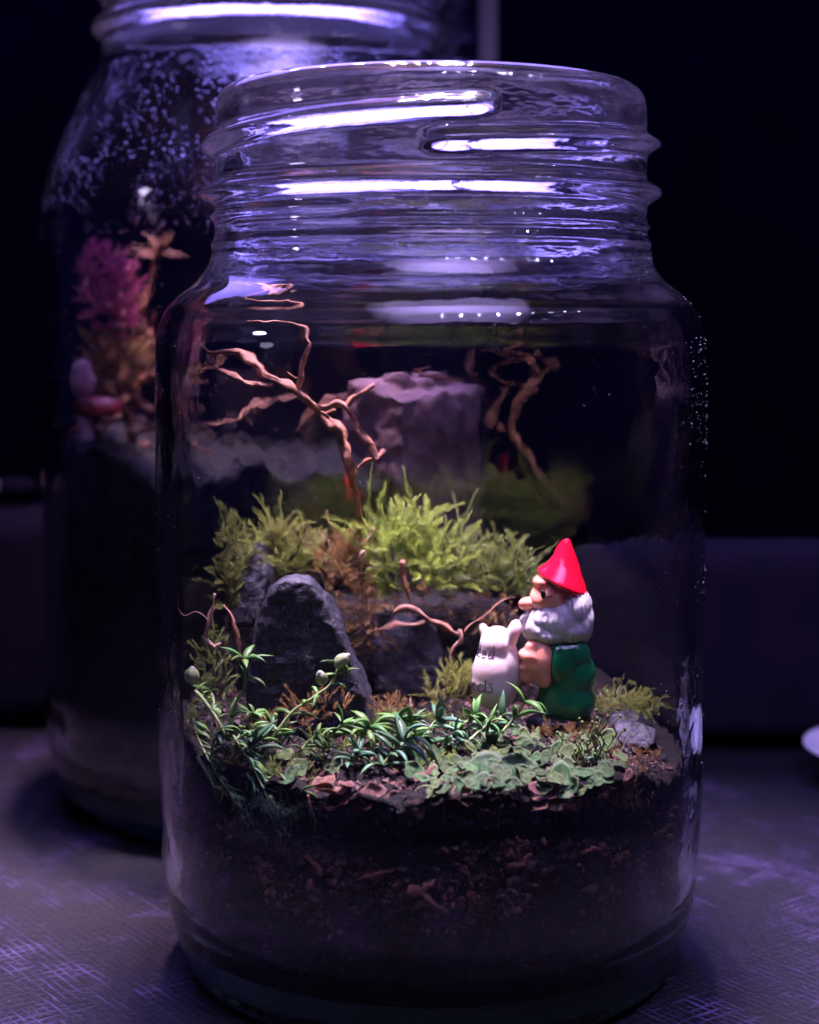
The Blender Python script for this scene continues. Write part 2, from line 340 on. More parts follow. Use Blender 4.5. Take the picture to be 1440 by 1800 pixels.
V, F = ellipsoid((at(0, 855, 44).x-0.3, 43.6, 6.5), (0.42, 0.4, 0.38)); tag(obj('pebble', V, F, M['whitish']), 'pale lilac pebble on the left fabric box at the photo edge', 'pebble')
# plate at the right edge
prof = [(0, 0.12), (2.0, 0.10), (2.3, 0.05), (2.5, 0.05), (3.2, 0.55), (4.2, 1.05), (4.3, 1.10), (4.28, 1.17), (4.1, 1.15), (3.1, 0.68), (2.3, 0.24), (0, 0.22)]
V = []; F = []; ns = 64
for r, z in prof:
    for k in range(ns): V.append((11.75+.54*r*math.cos(2*math.pi*k/ns), 38.1+.54*r*math.sin(2*math.pi*k/ns), z*.8))
for i in range(len(prof)-1):
    for k in range(ns): F.append((i*ns+k, i*ns+(k+1) % ns, (i+1)*ns+(k+1) % ns, (i+1)*ns+k))
o = obj('plate', V, F, M['plate']); o.location.z -= 0; tag(o, 'white glazed saucer on the table at the right edge', 'saucer')

# ------------------------------------------------------------------ glass jars
def dense(prof, step):
    out = [prof[0]]
    for a, b in zip(prof, prof[1:]):
        n = max(1, int(math.hypot(b[0]-a[0], b[1]-a[1])/step))
        for k in range(1, n+1): out.append((a[0]+(b[0]-a[0])*k/n, a[1]+(b[1]-a[1])*k/n))
    return out
def smooth_prof(p, it=3):
    p = [tuple(q) for q in p]
    for _ in range(it):
        p = [p[0]]+[((p[i-1][0]+2*p[i][0]+p[i+1][0])/4, (p[i-1][1]+2*p[i][1]+p[i+1][1])/4) for i in range(1, len(p)-1)]+[p[-1]]
    return p
def ridge_field(ridges):
    def f(th, z):      # th in degrees, 0 faces the camera, + to the right
        s = 0
        for t0, t1, z0, z1, amp, wd in ridges:
            for k in (-360, 0, 360):
                t = th+k
                if t0-6 < t < t1+6:
                    u = (t-t0)/(t1-t0); zz = z0+(z1-z0)*u
                    e = min(1, max(0, min(t-t0, t1-t)/5+0.4)) if (t1-t0) < 360 else 1
                    d = (z-zz)/wd
                    s = max(s, amp*e*math.exp(-(abs(d)**2.6)))
        return s
    return f
def make_jar(label, cx, cy, prof_out, prof_in, field, zthread, cuts, mats, label_extra=None, step=0.14, ns=240, knurl=True):
    e = empty('glass_jar', (cx, cy, 0.006), label, 'glass jar')
    po = smooth_prof(dense(prof_out, 0.055), 3); pi_ = smooth_prof(dense(prof_in, 0.16), 2)
    prof = po+pi_; no = len(po)
    V = np.zeros((len(prof)*ns, 3)); ridge = np.zeros(len(prof)*ns)
    for i, (r, z) in enumerate(prof):
        for k in range(ns):
            th = -180+360*k/ns
            rr = r
            if i < no and r > 1:
                if zthread[0] < z < zthread[1]:
                    d = field(th, z); rr += d; ridge[i*ns+k] = d
                rr += 0.012*noise.noise(Vector((math.cos(R_(th))*1.5, math.sin(R_(th))*1.5, z*0.7+cx)))
                if knurl and 0.12 < z < 0.34: rr += 0.03*max(0, math.cos(R_(th)*90))
            V[i*ns+k] = (cx+rr*math.sin(R_(th)), cy-rr*math.cos(R_(th)), z+0.006)
    F = []; cls = []
    for i in range(len(prof)-1):
        for k in range(ns):
            k2 = (k+1) % ns; f = (i*ns+k, i*ns+k2, (i+1)*ns+k2, (i+1)*ns+k); F.append(f)
            z = (prof[i][1]+prof[i+1][1])/2
            c = 'base'
            if z > cuts[0]: c = 'jar_body'
            if z > cuts[1]: c = 'shoulder'
            if z > cuts[2]: c = 'neck'
            if z > cuts[3]: c = 'rim'
            if c == 'neck' and i < no and max(ridge[j] for j in f) > 0.03: c = 'screw_thread'
            cls.append(c)
    tmp = bpy.data.meshes.new('t'); tmp.from_pydata((V*S).tolist(), [], F); tmp.shade_smooth()
    nr = np.empty(len(V)*3, dtype=np.float32); tmp.vertex_normals.foreach_get('vector', nr); nr = nr.reshape(-1, 3)
    # outward orientation check
    j = (no//2)*ns; out = V[j]-np.array([cx, cy, V[j][2]]); flip = float(np.dot(out, nr[j])) < 0
    bpy.data.meshes.remove(tmp)
    if flip: nr = -nr; F = [f[::-1] for f in F]
    o_ = np.array([cx, cy, 0.006])
    for c in ('base', 'jar_body', 'shoulder', 'neck', 'screw_thread', 'rim'):
        fs = [f for f, q in zip(F, cls) if q == c]
        if not fs: continue
        idx = sorted({i for f in fs for i in f}); mp = {a: b for b, a in enumerate(idx)}
        me = mesh(c, V[idx]-o_, [tuple(mp[i] for i in f) for f in fs], mats[c])
        me.normals_split_custom_set_from_vertices([tuple(n) for n in nr[idx]])
        link(c, me, e)
    return e
FX, FY = 0.36, 28.0
DZ = 0.4
up_ = lambda P: [(a, b+DZ if b > 2 else b) for a, b in P]
out1 = [(0, .34), (3.2, .30), (3.6, .06), (3.85, 0), (4.1, .05), (4.28, .25), (4.44, .7), (4.58, 1.3), (4.66, 2.0), (4.70, 3), (4.70, 10.15), (4.66, 10.5), (4.52, 10.85), (4.28, 11.1), (3.98, 11.32), (3.78, 11.6), (3.70, 12.0), (3.68, 12.4), (3.66, 14.2), (3.63, 14.4), (3.56, 14.52), (3.46, 14.56)]
in1 = [(3.36, 14.53), (3.30, 14.42), (3.27, 14.2), (3.27, 12.3), (3.34, 11.8), (3.55, 11.4), (3.95, 11.05), (4.28, 10.75), (4.42, 10.3), (4.44, 9.8), (4.44, 2.2), (4.38, 1.5), (4.2, 1.0), (3.9, .78), (3.3, .66), (0, .72)]
out1 = up_(out1); in1 = up_(in1)
f1 = ridge_field([(a, b, c+DZ, d+DZ, e_, g_) for a, b, c, d, e_, g_ in [(-170, 13, 13.28, 13.92, .23, .125), (-1, 200, 13.36, 13.98, .23, .125), (-180, 180.1, 12.80, 12.80, .25, .14), (-190, -20, 12.42, 12.40, .08, .07), (-60, 120, 12.2, 12.25, .05, .05), (-180, 180.1, 11.95, 11.95, .05, .06)]])
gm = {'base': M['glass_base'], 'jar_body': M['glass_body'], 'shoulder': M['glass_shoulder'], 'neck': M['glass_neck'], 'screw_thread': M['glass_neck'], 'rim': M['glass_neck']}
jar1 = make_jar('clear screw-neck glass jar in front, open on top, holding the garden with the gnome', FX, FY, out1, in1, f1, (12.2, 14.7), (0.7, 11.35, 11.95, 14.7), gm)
BX, BY = -3.15, 37.5
out2 = [(0, .34), (3.2, .30), (3.7, .06), (4.0, 0), (4.35, .1), (4.7, .5), (4.9, 1.1), (5.0, 2.0), (5.02, 3), (5.03, 12.2), (4.95, 13.3), (4.75, 14.1), (4.42, 14.9), (4.0, 15.8), (3.74, 16.3), (3.65, 16.6), (3.62, 18.6), (3.56, 18.8), (3.46, 18.86)]
in2 = [(3.36, 18.8), (3.28, 18.6), (3.27, 16.7), (3.4, 16.2), (3.7, 15.6), (4.1, 14.8), (4.45, 14.0), (4.66, 13.2), (4.74, 12.2), (4.74, 2.2), (4.6, 1.3), (4.2, .9), (3.3, .7), (0, .72)]
out2 = [(a*1.045, b) for a, b in up_(out2)]; in2 = [(a*1.045, b) for a, b in up_(in2)]
f2 = ridge_field([(a, b, c+DZ, d+DZ, e_, g_) for a, b, c, d, e_, g_ in [(-170, 40, 17.85, 18.3, .20, .16), (0, 230, 17.7, 18.35, .20, .16), (-180, 180.1, 17.15, 17.15, .24, .2)]])
gm2 = {'base': M['glass_base'], 'jar_body': M['glass_rear'], 'shoulder': M['glass_rear'], 'neck': M['glass_rear_neck'], 'screw_thread': M['glass_rear_neck'], 'rim': M['glass_rear_neck']}
jar2 = make_jar('taller sloping-shouldered glass jar standing behind on the left, fogged inside', BX, BY, out2, in2, f2, (17.1, 19.1), (0.8, 12.7, 16.9, 19.05), gm2, ns=160)
# slim bottle further back
TX, TY = 1.15, 49.0
out3 = [(0, .2), (1.5, .15), (1.7, 0), (1.85, .2), (1.92, .8), (1.92, 14), (1.8, 15), (1.45, 15.9), (1.1, 16.8), (1.0, 17.6), (1.0, 18.6), (1.02, 20.4), (0.98, 20.6)]
in3 = [(.86, 20.6), (.82, 20.4), (.82, 17.6), (.92, 16.8), (1.25, 15.9), (1.6, 15), (1.72, 14), (1.72, .9), (1.6, .5), (0, .5)]
f3 = ridge_field([(-180, 180.1, 18.7, 18.7, .16, .22), (-180, 180.1, 19.5, 19.7, .16, .22)])
gm3 = {k: M['glass_rear_neck'] if k in ('neck', 'screw_thread', 'rim') else M['glass_body'] for k in gm}
make_jar('slim clear bottle with a ridged neck, farthest back between jar and white post', TX, TY, out3, in3, f3, (18.2, 20.3), (0.5, 14.2, 17.2, 20.4), gm3, ns=96, knurl=False)
# white post of the lamp
e = empty('lamp_post', (2.55, 53, -10), 'upright post behind the slim bottle, its white upper tube at the top of the photo', 'post')
e.location = Vector((2.55, 45.8, 0.01))*S
s_ = 45.8/53.0
V, F = tube([(2.2, 45.8, z, 0.27) for z in (15.0, 20, 24, 30)], 24, 3); obj('tube', V, F, M['post'], e)
V, F = tube([(2.2, 45.8, z, 0.31) for z in (0.35, 5, 10, 15.2)], 24, 3); obj('sleeve', V, F, M['black'], e)
V, F = tube([(2.2, 45.8, z, r) for z, r in ((0.02, 0.8), (0.2, 0.8), (0.34, 0.5))], 32, 2); obj('foot', V, F, M['black'], e)

# ------------------------------------------------------------------ water beads and specks on the glass (parts of the jar)
def wall_r(z, inner):
    P = in1 if inner else out1[9:]
    for a, b in zip(P, P[1:]):
        if min(a[1], b[1]) <= z <= max(a[1], b[1]) and abs(a[1]-b[1]) > 1e-6:
            return a[0]+(b[0]-a[0])*(z-a[1])/(b[1]-a[1])
    return 4.44 if inner else 4.70
def beads(zones, cx, cy, rfun, sign, name, mt, parent, label):
    V = []; F = []
    for n, th0, th1, z0, z1, r0, r1, el in zones:
        for _ in range(n):
            th = R_(random.uniform(th0, th1)); z = random.uniform(z0, z1); r = r0*(r1/r0)**(random.random()**1.6)
            if noise.noise(Vector((th*4, z*1.1, 3))) < -0.12: continue
            R = rfun(z); 
            nrm = Vector((math.sin(th), -math.cos(th), 0)); c = Vector((cx, cy, z))+nrm*R; nrm = nrm*sign
            t1 = Vector((math.cos(th), math.sin(th), 0)); t2 = Vector((0, 0, 1))
            if el > 1:
                a = random.uniform(-0.5, 0.5); t1, t2 = t1*math.cos(a)+t2*math.sin(a), t2*math.cos(a)-t1*math.sin(a)
            o = len(V); 
            for ring, (q, h) in enumerate(((1, -0.05), (0.75, 0.42), (0.0, 0.62))):
                if q == 0: V.append(c+nrm*h*r); break
                for k in range(6):
                    t = k*math.pi/3+ring*0.5; V.append(c+t1*math.cos(t)*q*r+t2*math.sin(t)*q*r*el+nrm*h*r)
            for k in range(6):
                k2 = (k+1) % 6; F.append((o+k, o+k2, o+6+k2, o+6+k)); F.append((o+6+k, o+6+k2, o+12))
    ob = obj(name, V, F, mt, parent); tag(ob, label, kind='stuff'); return ob
inr = lambda z: wall_r(z, True)+0.002
outr = lambda z: wall_r(z, False)+0.002
beads([(1300, -42, 14, 3.05, 3.9, .022, .055, 1), (400, 14, 45, 3.0, 3.9, .018, .045, 1), (900, -82, -62, 3.2, 5.6, .018, .04, 1.1),
       (700, 60, 84, 3.0, 5.6, .010, .032, 1.7), (160, 30, 80, 4, 9.5, .005, .011, 1.4), (120, -80, 80, 9.5, 11.4, .006, .013, 1)],
      FX, FY, inr, -1, 'condensation', M['water'], jar1, 'clear water beads on the inside of the glass')
beads([(110, 48, 84, 3.5, 9.5, .003, .008, 3.0), (50, -60, 50, 8.2, 11, .003, .007, 1.5), (130, 60, 89, 9, 11.4, .005, .012, 1), (160, 60, 100, 11.4, 13.4, .005, .012, 1), (90, -88, -60, 3, 11, .004, .008, 1.5)],
      FX, FY, outr, 1, 'dust_specks', M['speck'], jar1, 'pale dried specks on the outside of the glass')
def rr2(z):
    for a, b in zip(in2, in2[1:]):
        if min(a[1], b[1]) <= z <= max(a[1], b[1]) and abs(a[1]-b[1]) > 1e-6: return a[0]+(b[0]-a[0])*(z-a[1])/(b[1]-a[1])+0.002
    return 4.95
beads([(2600, -85, 30, 12.8, 16.6, .018, .055, 1), (300, -80, 10, 8, 12.6, .02, .05, 1)], BX, BY, rr2, -1, 'condensation', M['water'], jar2, 'fog of water beads under the shoulder')

# ------------------------------------------------------------------ soil
def ss(a, b, x):
    t = min(1, max(0, (x-a)/(b-a))); return t*t*(3-2*t)
def zsurf(x, y):
    z = 4.02+0.10*ss(24, 27, y)+1.55*ss(28.9, 30.4, y)*(1-0.75*ss(1.2, 2.6, x-FX))
    z += 0.35*ss(-1.5, -3.5, x-FX)*ss(24.5, 28, y)
    z -= 0.35*ss(2.6, 4.0, x-FX)
    z += 0.16*fnoise((x, y, 0), 1.1, 5)
    z += 0.16*fnoise((x, y, 7), 3.2, 4)*ss(3.0, 4.2, math.hypot(x-FX, y-FY))
    return z
def soil_mesh(cx, cy, R, zt, zb, prof, nr=46, na=220):
    V = []; F = []
    for i in range(nr):
        for k in range(na):
            t = 2*math.pi*k/na; r = R*(i+0.001)/(nr-1)
            x, y = cx+r*math.sin(t), cy-r*math.cos(t); V.append((x, y, zt(x, y)))
    nz = 46
    for j in range(1, nz+1):
        for k in range(na):
            t = 2*math.pi*k/na; x0, y0 = cx+R*math.sin(t), cy-R*math.cos(t); ztop = zt(x0, y0)
            z = ztop+(zb-ztop)*j/nz; r = prof(t, z, ztop)
            V.append((cx+r*math.sin(t), cy-r*math.cos(t), z))
    n = nr+nz
    for i in range(n-1):
        for k in range(na): F.append((i*na+k, (i+1)*na+k, (i+1)*na+(k+1) % na, i*na+(k+1) % na))
    return V, F
def prof1(t, z, zt_):
    a = math.degrees(t); a = a-360 if a > 180 else a
    r = 4.40
    void = ss(2.95, 3.2, z)*(1-ss(zt_-0.35, zt_-0.05, z))*(ss(-85, -62, a)*(1-ss(28, 60, a)))
    r -= 0.55*void
    x, y = math.sin(t)*4.4, math.cos(t)*4.4
    r -= 0.10*(0.5+abs(fnoise((x, y, z), 2.2, 5)))*ss(0.9, 1.4, z)
    if z < 1.6: r -= (1.6-z)*0.28
    return r
V, F = soil_mesh(FX, FY, 4.3, zsurf, 0.85, prof1)
tag(obj('potting_soil', V, F, M['soil']), 'dark peaty soil filling the lower part of the front jar', 'soil', kind='stuff')
# crumbs against the glass
def crumbs(n, gen, s0, s1, name, mt, label):
    base = [Vector(p) for p in ((1, 0, 0), (-1, 0, 0), (0, 1, 0), (0, -1, 0), (0, 0, 1), (0, 0, -1))]
    bf = [(0, 2, 4), (2, 1, 4), (1, 3, 4), (3, 0, 4), (2, 0, 5), (1, 2, 5), (3, 1, 5), (0, 3, 5)]
    V = []; F = []
    for _ in range(n):
        c = gen(); s = s0*(s1/s0)**(random.random()**2); q = Quaternion((random.gauss(0, 1), random.gauss(0, 1), random.gauss(0, 1), random.gauss(0, 1))).normalized()
        o = len(V); V += [c+q @ (p*s*random.uniform(0.5, 1.3)) for p in base]; F += [tuple(i+o for i in f) for f in bf]
    tag(obj(name, V, F, mt, smooth=False), label, 'soil', kind='stuff')
def g_wall():
    while True:
        t = random.uniform(-80, 80); z = random.uniform(1.2, 3.25)+0.12*math.sin(t/9)
        if random.random() < 0.06+0.94*ss(1.7, 2.7, z) and noise.noise(Vector((t*0.06, z*1.5, 0)))+0.35 > random.random()*0.6:
            r = 4.36-random.random()*0.12; return Vector((FX+r*math.sin(R_(t)), FY-r*math.cos(R_(t)), z))
crumbs(6500, g_wall, 0.02, 0.085, 'soil_crumbs', M['crumb'], 'rusty crumbs of peat pressed against the front glass')
def g_top():
    t = random.uniform(-60, 70); r = random.uniform(3.6, 4.25); x, y = FX+r*math.sin(R_(t)), FY-r*math.cos(R_(t))
    return Vector((x, y, zsurf(x, y)-random.random()**2*0.35))
crumbs(2200, g_top, 0.02, 0.075, 'soil_crumbs', M['crumb'], 'brown crumbs along the front edge of the planted layer')

def g_surf():
    while True:
        x, y = random.uniform(-4, 4), random.uniform(-4, 4)
        if math.hypot(x, y) < 4.1 and y < 1.5: return Vector((FX+x, FY+y, zsurf(FX+x, FY+y)+.01))
crumbs(6000, g_surf, 0.015, 0.09, 'soil_crumbs', M['crumb'], 'loose brown crumbs lying over the soil between the plants')
parts = []
for k in range(80):
    t = random.gauss(0, 32); z = 2.85+random.gauss(0, .30)-.1*abs(t)/40
    if abs(t) > 75 or z > 3.35: continue
    s0 = .035*(3.2**random.random()); rr_ = 4.38-s0*.7; c = Vector((FX+rr_*math.sin(R_(t)), FY-rr_*math.cos(R_(t)), z))
    v_, f_ = ellipsoid(c, (s0*random.uniform(.8, 1.5), s0*.8, s0*random.uniform(.5, 1)), Matrix.Rotation(random.uniform(0, 3), 3, 'Y'), 12, 8)
    v_ = [c+(p-c)*(1+1.1*noise.noise(p*9)+.5*noise.noise(p*20)) for p in v_]; parts.append((v_, f_))
V, F = join(parts); tag(obj('soil_clods', V, F, M['crumb']), 'larger rusty clods in a band across the front of the soil', 'soil', kind='stuff')
# ------------------------------------------------------------------ bark chips
chips = [([(705, 1572), (735, 1562), (765, 1545)], .055, 'forked orange bark chip low in the middle of the soil, upper prong'),
         ([(740, 1560), (762, 1585), (790, 1605)], .05, 'orange bark chip slanting down right below the forked one'),
         ([(628, 1542), (665, 1532), (694, 1524)], .035, 'long thin reddish chip lying level in the soil, centre left'),
         ([(545, 1500), (560, 1515), (572, 1535)], .06, 'short brown chip below the hanging green plant'),
         ([(888, 1520), (910, 1515), (930, 1500)], .05, 'reddish chip in the soil to the right of the middle'),
         ([(1020, 1492), (1040, 1485), (1056, 1498)], .05, 'small orange chip at the right, nearest the glass edge'),
         ([(1075, 1508), (1085, 1500), (1096, 1492)], .03, 'tiny brown chip right of the small orange chip'),
         ([(820, 1570), (835, 1580), (848, 1588)], .035, 'purplish crumb-like chip right of the forked chip'),
         ([(1140, 1468), (1150, 1460), (1165, 1462)], .05, 'pinkish chip pressed on the glass at the far right')]
for pts, r, lab in chips:
    P = []
    for i, (px, py) in enumerate(pts):
        Y = FY-math.sqrt(4.36**2-((px-757)/120.0)**2)
        q = at(px, py, Y); P.append((*q, r*(0.6 if i != 1 else 1.1)))
    V, F = tube([(q[0]+random.gauss(0, .012), q[1], q[2]+random.gauss(0, .015), q[3]*random.uniform(.6, 1.3)) for q in cr(P, 4)], 6, 1, rough=0.9, flat=0.6); tag(obj('bark_chip', V, F, M['chip']), lab, 'bark chip', 'bark chips in the soil')

# ------------------------------------------------------------------ stones
def rock(name, front, back, label, amp=0.05, vox=0.055, sc_=2.2, mt='slate', ridge=0.0):
    V, F = hull([Vector(p) for p in front+back]); V, F, N = remesh(V, F, vox, 2)
    for i in range(len(V)):
        p = V[i]; d = fnoise(p, sc_, 6)*amp + (abs(noise.noise(Vector(p)*6))-0.25)*ridge
        V[i] = p+N[i]*d
    return tag(obj(name, V, F, M[mt]), label, 'stone')
Yf = 26.7
fr = [at(px, py, Y) for px, py, Y in ((466, 1060, 26.7), (488, 1026, 26.75), (508, 1016, 26.8), (528, 1016, 26.8), (550, 1028, 26.8), (574, 1060, 26.8), (598, 1112, 26.8), (620, 1168, 26.8), (641, 1228, 26.8), (652, 1280, 26.8), (646, 1330, 26.85), (560, 1350, 26.7), (470, 1320, 26.7), (436, 1230, 26.6), (447, 1130, 26.65))]
bk = [at(px, py, Y) for px, py, Y in ((468, 1050, 27.3), (492, 1018, 27.3), (508, 1009, 27.3), (525, 1007, 27.3), (550, 1014, 27.3), (577, 1040, 27.4), (603, 1088, 27.5), (628, 1148, 27.6), (653, 1212, 27.6), (668, 1275, 27.6), (655, 1330, 27.7), (440, 1250, 27.6), (450, 1120, 27.5))]
rock('slate_stone', fr, bk, 'large dark slate slab leaning upright behind the green plants', 0.045, 0.045, 2.2, ridge=0.015)
fr = [at(px, py, Y) for px, py, Y in ((446, 944, 29.0), (430, 975, 28.8), (405, 1040, 28.6), (395, 1100, 28.5), (455, 1110, 28.5), (470, 1020, 28.7), (460, 965, 28.9))]
rock('slate_stone', fr, [p+Vector((0.1, 0.4, 0)) for p in fr], 'narrow pointed slate splinter in the moss at the left', 0.04, 0.05, 3)
fr = [at(px, py, Y) for px, py, Y in ((660, 1130, 29.6), (690, 1095, 29.7), (740, 1085, 29.7), (775, 1110, 29.6), (790, 1180, 29.4), (770, 1230, 29.2), (660, 1220, 29.2), (645, 1170, 29.3))]
rock('dark_stone', fr, [p+Vector((0, 1.0, 0.1)) for p in fr], 'rounded dark stone in the hollow between slate slab and gnome', 0.08, 0.06, 1.8)
fr = [at(px, py, Y) for px, py, Y in ((1065, 1300, 27.0), (1080, 1275, 27.1), (1125, 1265, 27.2), (1155, 1285, 27.1), (1150, 1310, 26.8), (1090, 1320, 26.8))]
rock('dark_stone', fr, [p+Vector((0, 0.8, 0.0)) for p in fr], 'small purple-grey stone below the moss at the right glass', 0.05, 0.06, 2.2)

# ------------------------------------------------------------------ moss
def moss_geom(shoots):
    """shoots: (base, dir, length, bend, leaf_len, n, spread) -> kite leaflets"""
    Vs = []; T = []
    for base, d, L, bend, ll, n, spread in shoots:
        n = int(n*2.3); ll *= 0.66
        d = np.array(d, float); d /= np.linalg.norm(d); b = np.array(base, float); bend = np.array(bend, float)
        u = np.sort(np.random.rand(n))**0.85
        p = b+np.outer(u*L, d)+np.outer(u*u*L, bend)
        dd = d+np.outer(u*2, bend); dd /= np.linalg.norm(dd, axis=1)[:, None]
        rv = np.random.randn(n, 3); rv -= (rv*dd).sum(1)[:, None]*dd; rv /= np.linalg.norm(rv, axis=1)[:, None]+1e-9
        a = spread*(1-0.6*u**3)[:, None]*(0.6+0.8*np.random.rand(n, 1))
        ld = dd*np.cos(a)+rv*np.sin(a)
        side = np.cross(ld, dd+0.3*np.random.randn(n, 3)); side /= np.linalg.norm(side, axis=1)[:, None]+1e-9
        l = (ll*(0.55+0.7*np.random.rand(n))*(1-0.45*u**4))[:, None]; wd = l*0.05
        mid = p+ld*l*0.45; tip = p+ld*l+dd*l*0.35
        q = np.stack([p, mid+side*wd, tip, mid-side*wd], 1).reshape(-1, 3); Vs.append(q)
        t = np.stack([u*0.5, u*0.7, u*0.6+0.4, u*0.7], 1).reshape(-1); T.append(t**1.5)
        # stem as thin quads
        m = 6; uu = np.linspace(0, 1, m); sp = b+np.outer(uu*L, d)+np.outer(uu*uu*L, bend); sv = np.cross(d, [0.2, 1, 0.1]); sv /= np.linalg.norm(sv)+1e-9
        for i in range(m-1):
            w0 = 0.009; Vs.append(np.array([sp[i]-sv*w0, sp[i]+sv*w0, sp[i+1]+sv*w0*0.8, sp[i+1]-sv*w0*0.8])); T.append(np.full(4, uu[i]*0.4))
    V = np.concatenate(Vs); T = np.concatenate(T); F = np.arange(len(V)).reshape(-1, 4)
    return V, F, np.clip(T, 0, 1)
def cushion(label, blobs, n, mt, L=(0.25, 0.55), ll=0.13, leaves=34, spread=1.0, up=0.9, name='moss_cushion', cat='moss'):
    """blobs: (px,py,Y, rx_px, rz_px, ry_cm)"""
    sh = []
    for _ in range(n):
        px, py, Y, rx, rz, ry = random.choice(blobs)
        while True:
            a, b_, c = (random.uniform(-1, 1) for _ in range(3))
            if a*a+b_*b_+c*c < 1: break
        p = at(px+a*rx, py+b_*rz, Y+c*ry)
        dx = FX-p.x; dy = FY-p.y; rr = math.hypot(dx, dy)
        d = Vector((a*0.6+random.gauss(0, .35), c*0.5-0.15+random.gauss(0, .35), up-b_*0.5+random.gauss(0, .2)))
        Ln = random.uniform(*L)*(1.6 if random.random() < .08 else 1)*(random.uniform(.55, 1.1))
        tipp = p+d.normalized()*Ln
        if rr > 4.3 or math.hypot(tipp.x-FX, tipp.y-FY) > 4.38: continue
        sh.append((p, d, Ln, (random.gauss(0, .25), random.gauss(0, .25), random.uniform(-.35, .1)), ll*random.uniform(.8, 1.2), int(leaves*Ln/0.4), spread))
    V, F, T = moss_geom(sh)
    return tag(obj(name, V, F, M[mt], tips=T, smooth=False), label, cat, kind='stuff')
cushion('brightest green feathery moss mound in the middle of the bank', [(720, 985, 29.6, 75, 70, .6), (690, 960, 29.7, 45, 40, .5), (770, 1010, 29.5, 60, 50, .5)], 230, 'moss_bright', L=(.35, 1.0), ll=.14, leaves=44, up=.6)
cushion('darker green moss along the bank behind the gnome', [(840, 1005, 29.7, 90, 45, .6), (890, 1010, 29.5, 55, 40, .5), (810, 985, 30.0, 70, 45, .5)], 250, 'moss_dark', L=(.3, .85), ll=.12, up=.6, leaves=44)
cushion('yellow-green moss left of the slate slab top', [(500, 965, 29.6, 55, 35, .5), (455, 985, 29.4, 30, 50, .4), (520, 985, 29.6, 40, 40, .5)], 170, 'moss_yellow', L=(.3, .85), ll=.12, up=.6, leaves=44)
cushion('straggly yellow moss against the left glass', [(405, 960, 28.8, 22, 55, .4), (395, 1020, 28.4, 20, 60, .4)], 90, 'moss_yellow', L=(.3, .6), ll=.12)
cushion('brown and green moss behind the slate slab', [(590, 1010, 29.5, 50, 45, .5), (620, 1060, 29.2, 45, 60, .4), (600, 975, 29.8, 50, 30, .5)], 190, 'moss_brown', L=(.25, .5), ll=.12)
cushion('brownish moss hanging under the bank edge', [(650, 1090, 29.1, 40, 55, .4), (880, 1070, 29.2, 60, 25, .4), (720, 1050, 29.2, 80, 20, .3)], 120, 'moss_brown', L=(.2, .4), ll=.11, up=0.1)
cushion('olive moss tuft at the left foot of the sack', [(785, 1215, 27.9, 35, 30, .4), (805, 1190, 28.2, 20, 25, .3)], 80, 'moss_yellow', L=(.2, .4), ll=.10)
cushion('flattened yellow-green moss patch behind the gnome at the right', [(1105, 1225, 28.2, 58, 26, .7), (1080, 1240, 27.8, 45, 28, .5), (1130, 1245, 27.7, 35, 25, .5)], 260, 'moss_yellow', L=(.12, .26), ll=.09, up=.35)
cushion('short green moss between the liverwort lobes', [(820, 1330, 25.6, 130, 20, .5), (600, 1330, 25.4, 80, 25, .5), (760, 1350, 25.2, 70, 25, .3)], 150, 'moss_bright', L=(.08, .2), ll=.07, leaves=60)
cushion('dull moss at the foot of the slate slab', [(500, 1265, 26.0, 70, 20, .3), (690, 1240, 27.2, 50, 20, .4), (560, 1240, 26.0, 60, 18, .2)], 110, 'moss_brown', L=(.12, .3), ll=.09)
cushion('reddish dried moss at the right glass below the planted layer', [(1130, 1385, 25.2, 45, 35, .3), (1095, 1410, 24.9, 45, 30, .2)], 90, 'moss_brown', L=(.15, .4), ll=.09)
cushion('dark moss pressed on the left glass beside the plants', [(330, 1300, 26.4, 25, 90, .4), (380, 1200, 27.2, 25, 90, .4)], 120, 'moss_dark', L=(.2, .4), ll=.09)
shoots = [((650, 960), (645, 890), (652, 815), 29.3, 'tallest straight green moss shoot reaching the driftwood tip', 'moss_bright'),
          ((745, 950), (725, 880), (708, 820), 29.3, 'thick pale-tipped moss shoot standing over the bright mound', 'moss_bright'),
          ((745, 925), (715, 900), (685, 885), 29.4, 'short side shoot leaning left from the bright mound', 'moss_bright'),
          ((800, 950), (815, 905), (840, 860), 29.9, 'thin moss shoot leaning right behind the bright mound', 'moss_dark'),
          ((880, 1000), (876, 960), (868, 915), 29.6, 'slender moss shoot with a star tip left of the gnome hat', 'moss_dark'),
          ((495, 960), (475, 910), (445, 870), 29.4, 'pale green moss shoot bending left above the slate slab', 'moss_yellow'),
          ((640, 975), (605, 940), (580, 915), 29.3, 'hooked moss shoot between slab and bright mound', 'moss_bright'),
          ((395, 970), (390, 930), (382, 890), 28.6, 'thin dark moss shoot nearest the left glass', 'moss_dark'),
          ((925, 985), (932, 975), (935, 962), 29.3, 'small moss tip touching the gnome hat brim', 'moss_dark'),
          ((690, 950), (692, 915), (700, 880), 29.0, 'middle-height moss shoot just left of the thick one', 'moss_bright')]
for a, b_, c, Y, lab, mt in shoots:
    A, B, Cc = at(*a, Y), at(*b_, Y-0.05), at(*c, Y)
    L = (Cc-A).length; d = (B-A)*2-(Cc-A)/1; bend = ((Cc-A)-(B-A)*2+(Cc-A)*0.0)
    d0 = 4*(B-A)-(Cc-A); k = (2*(Cc-A)-4*(B-A))
    dl = d0.length
    V, F, T = moss_geom([(A, d0, dl, k/dl, 0.12, int(110*L/0.9)+20, 0.75)])
    tag(obj('moss_shoot', V, F, M[mt], tips=T, smooth=False), lab, 'moss', 'upright moss shoots')

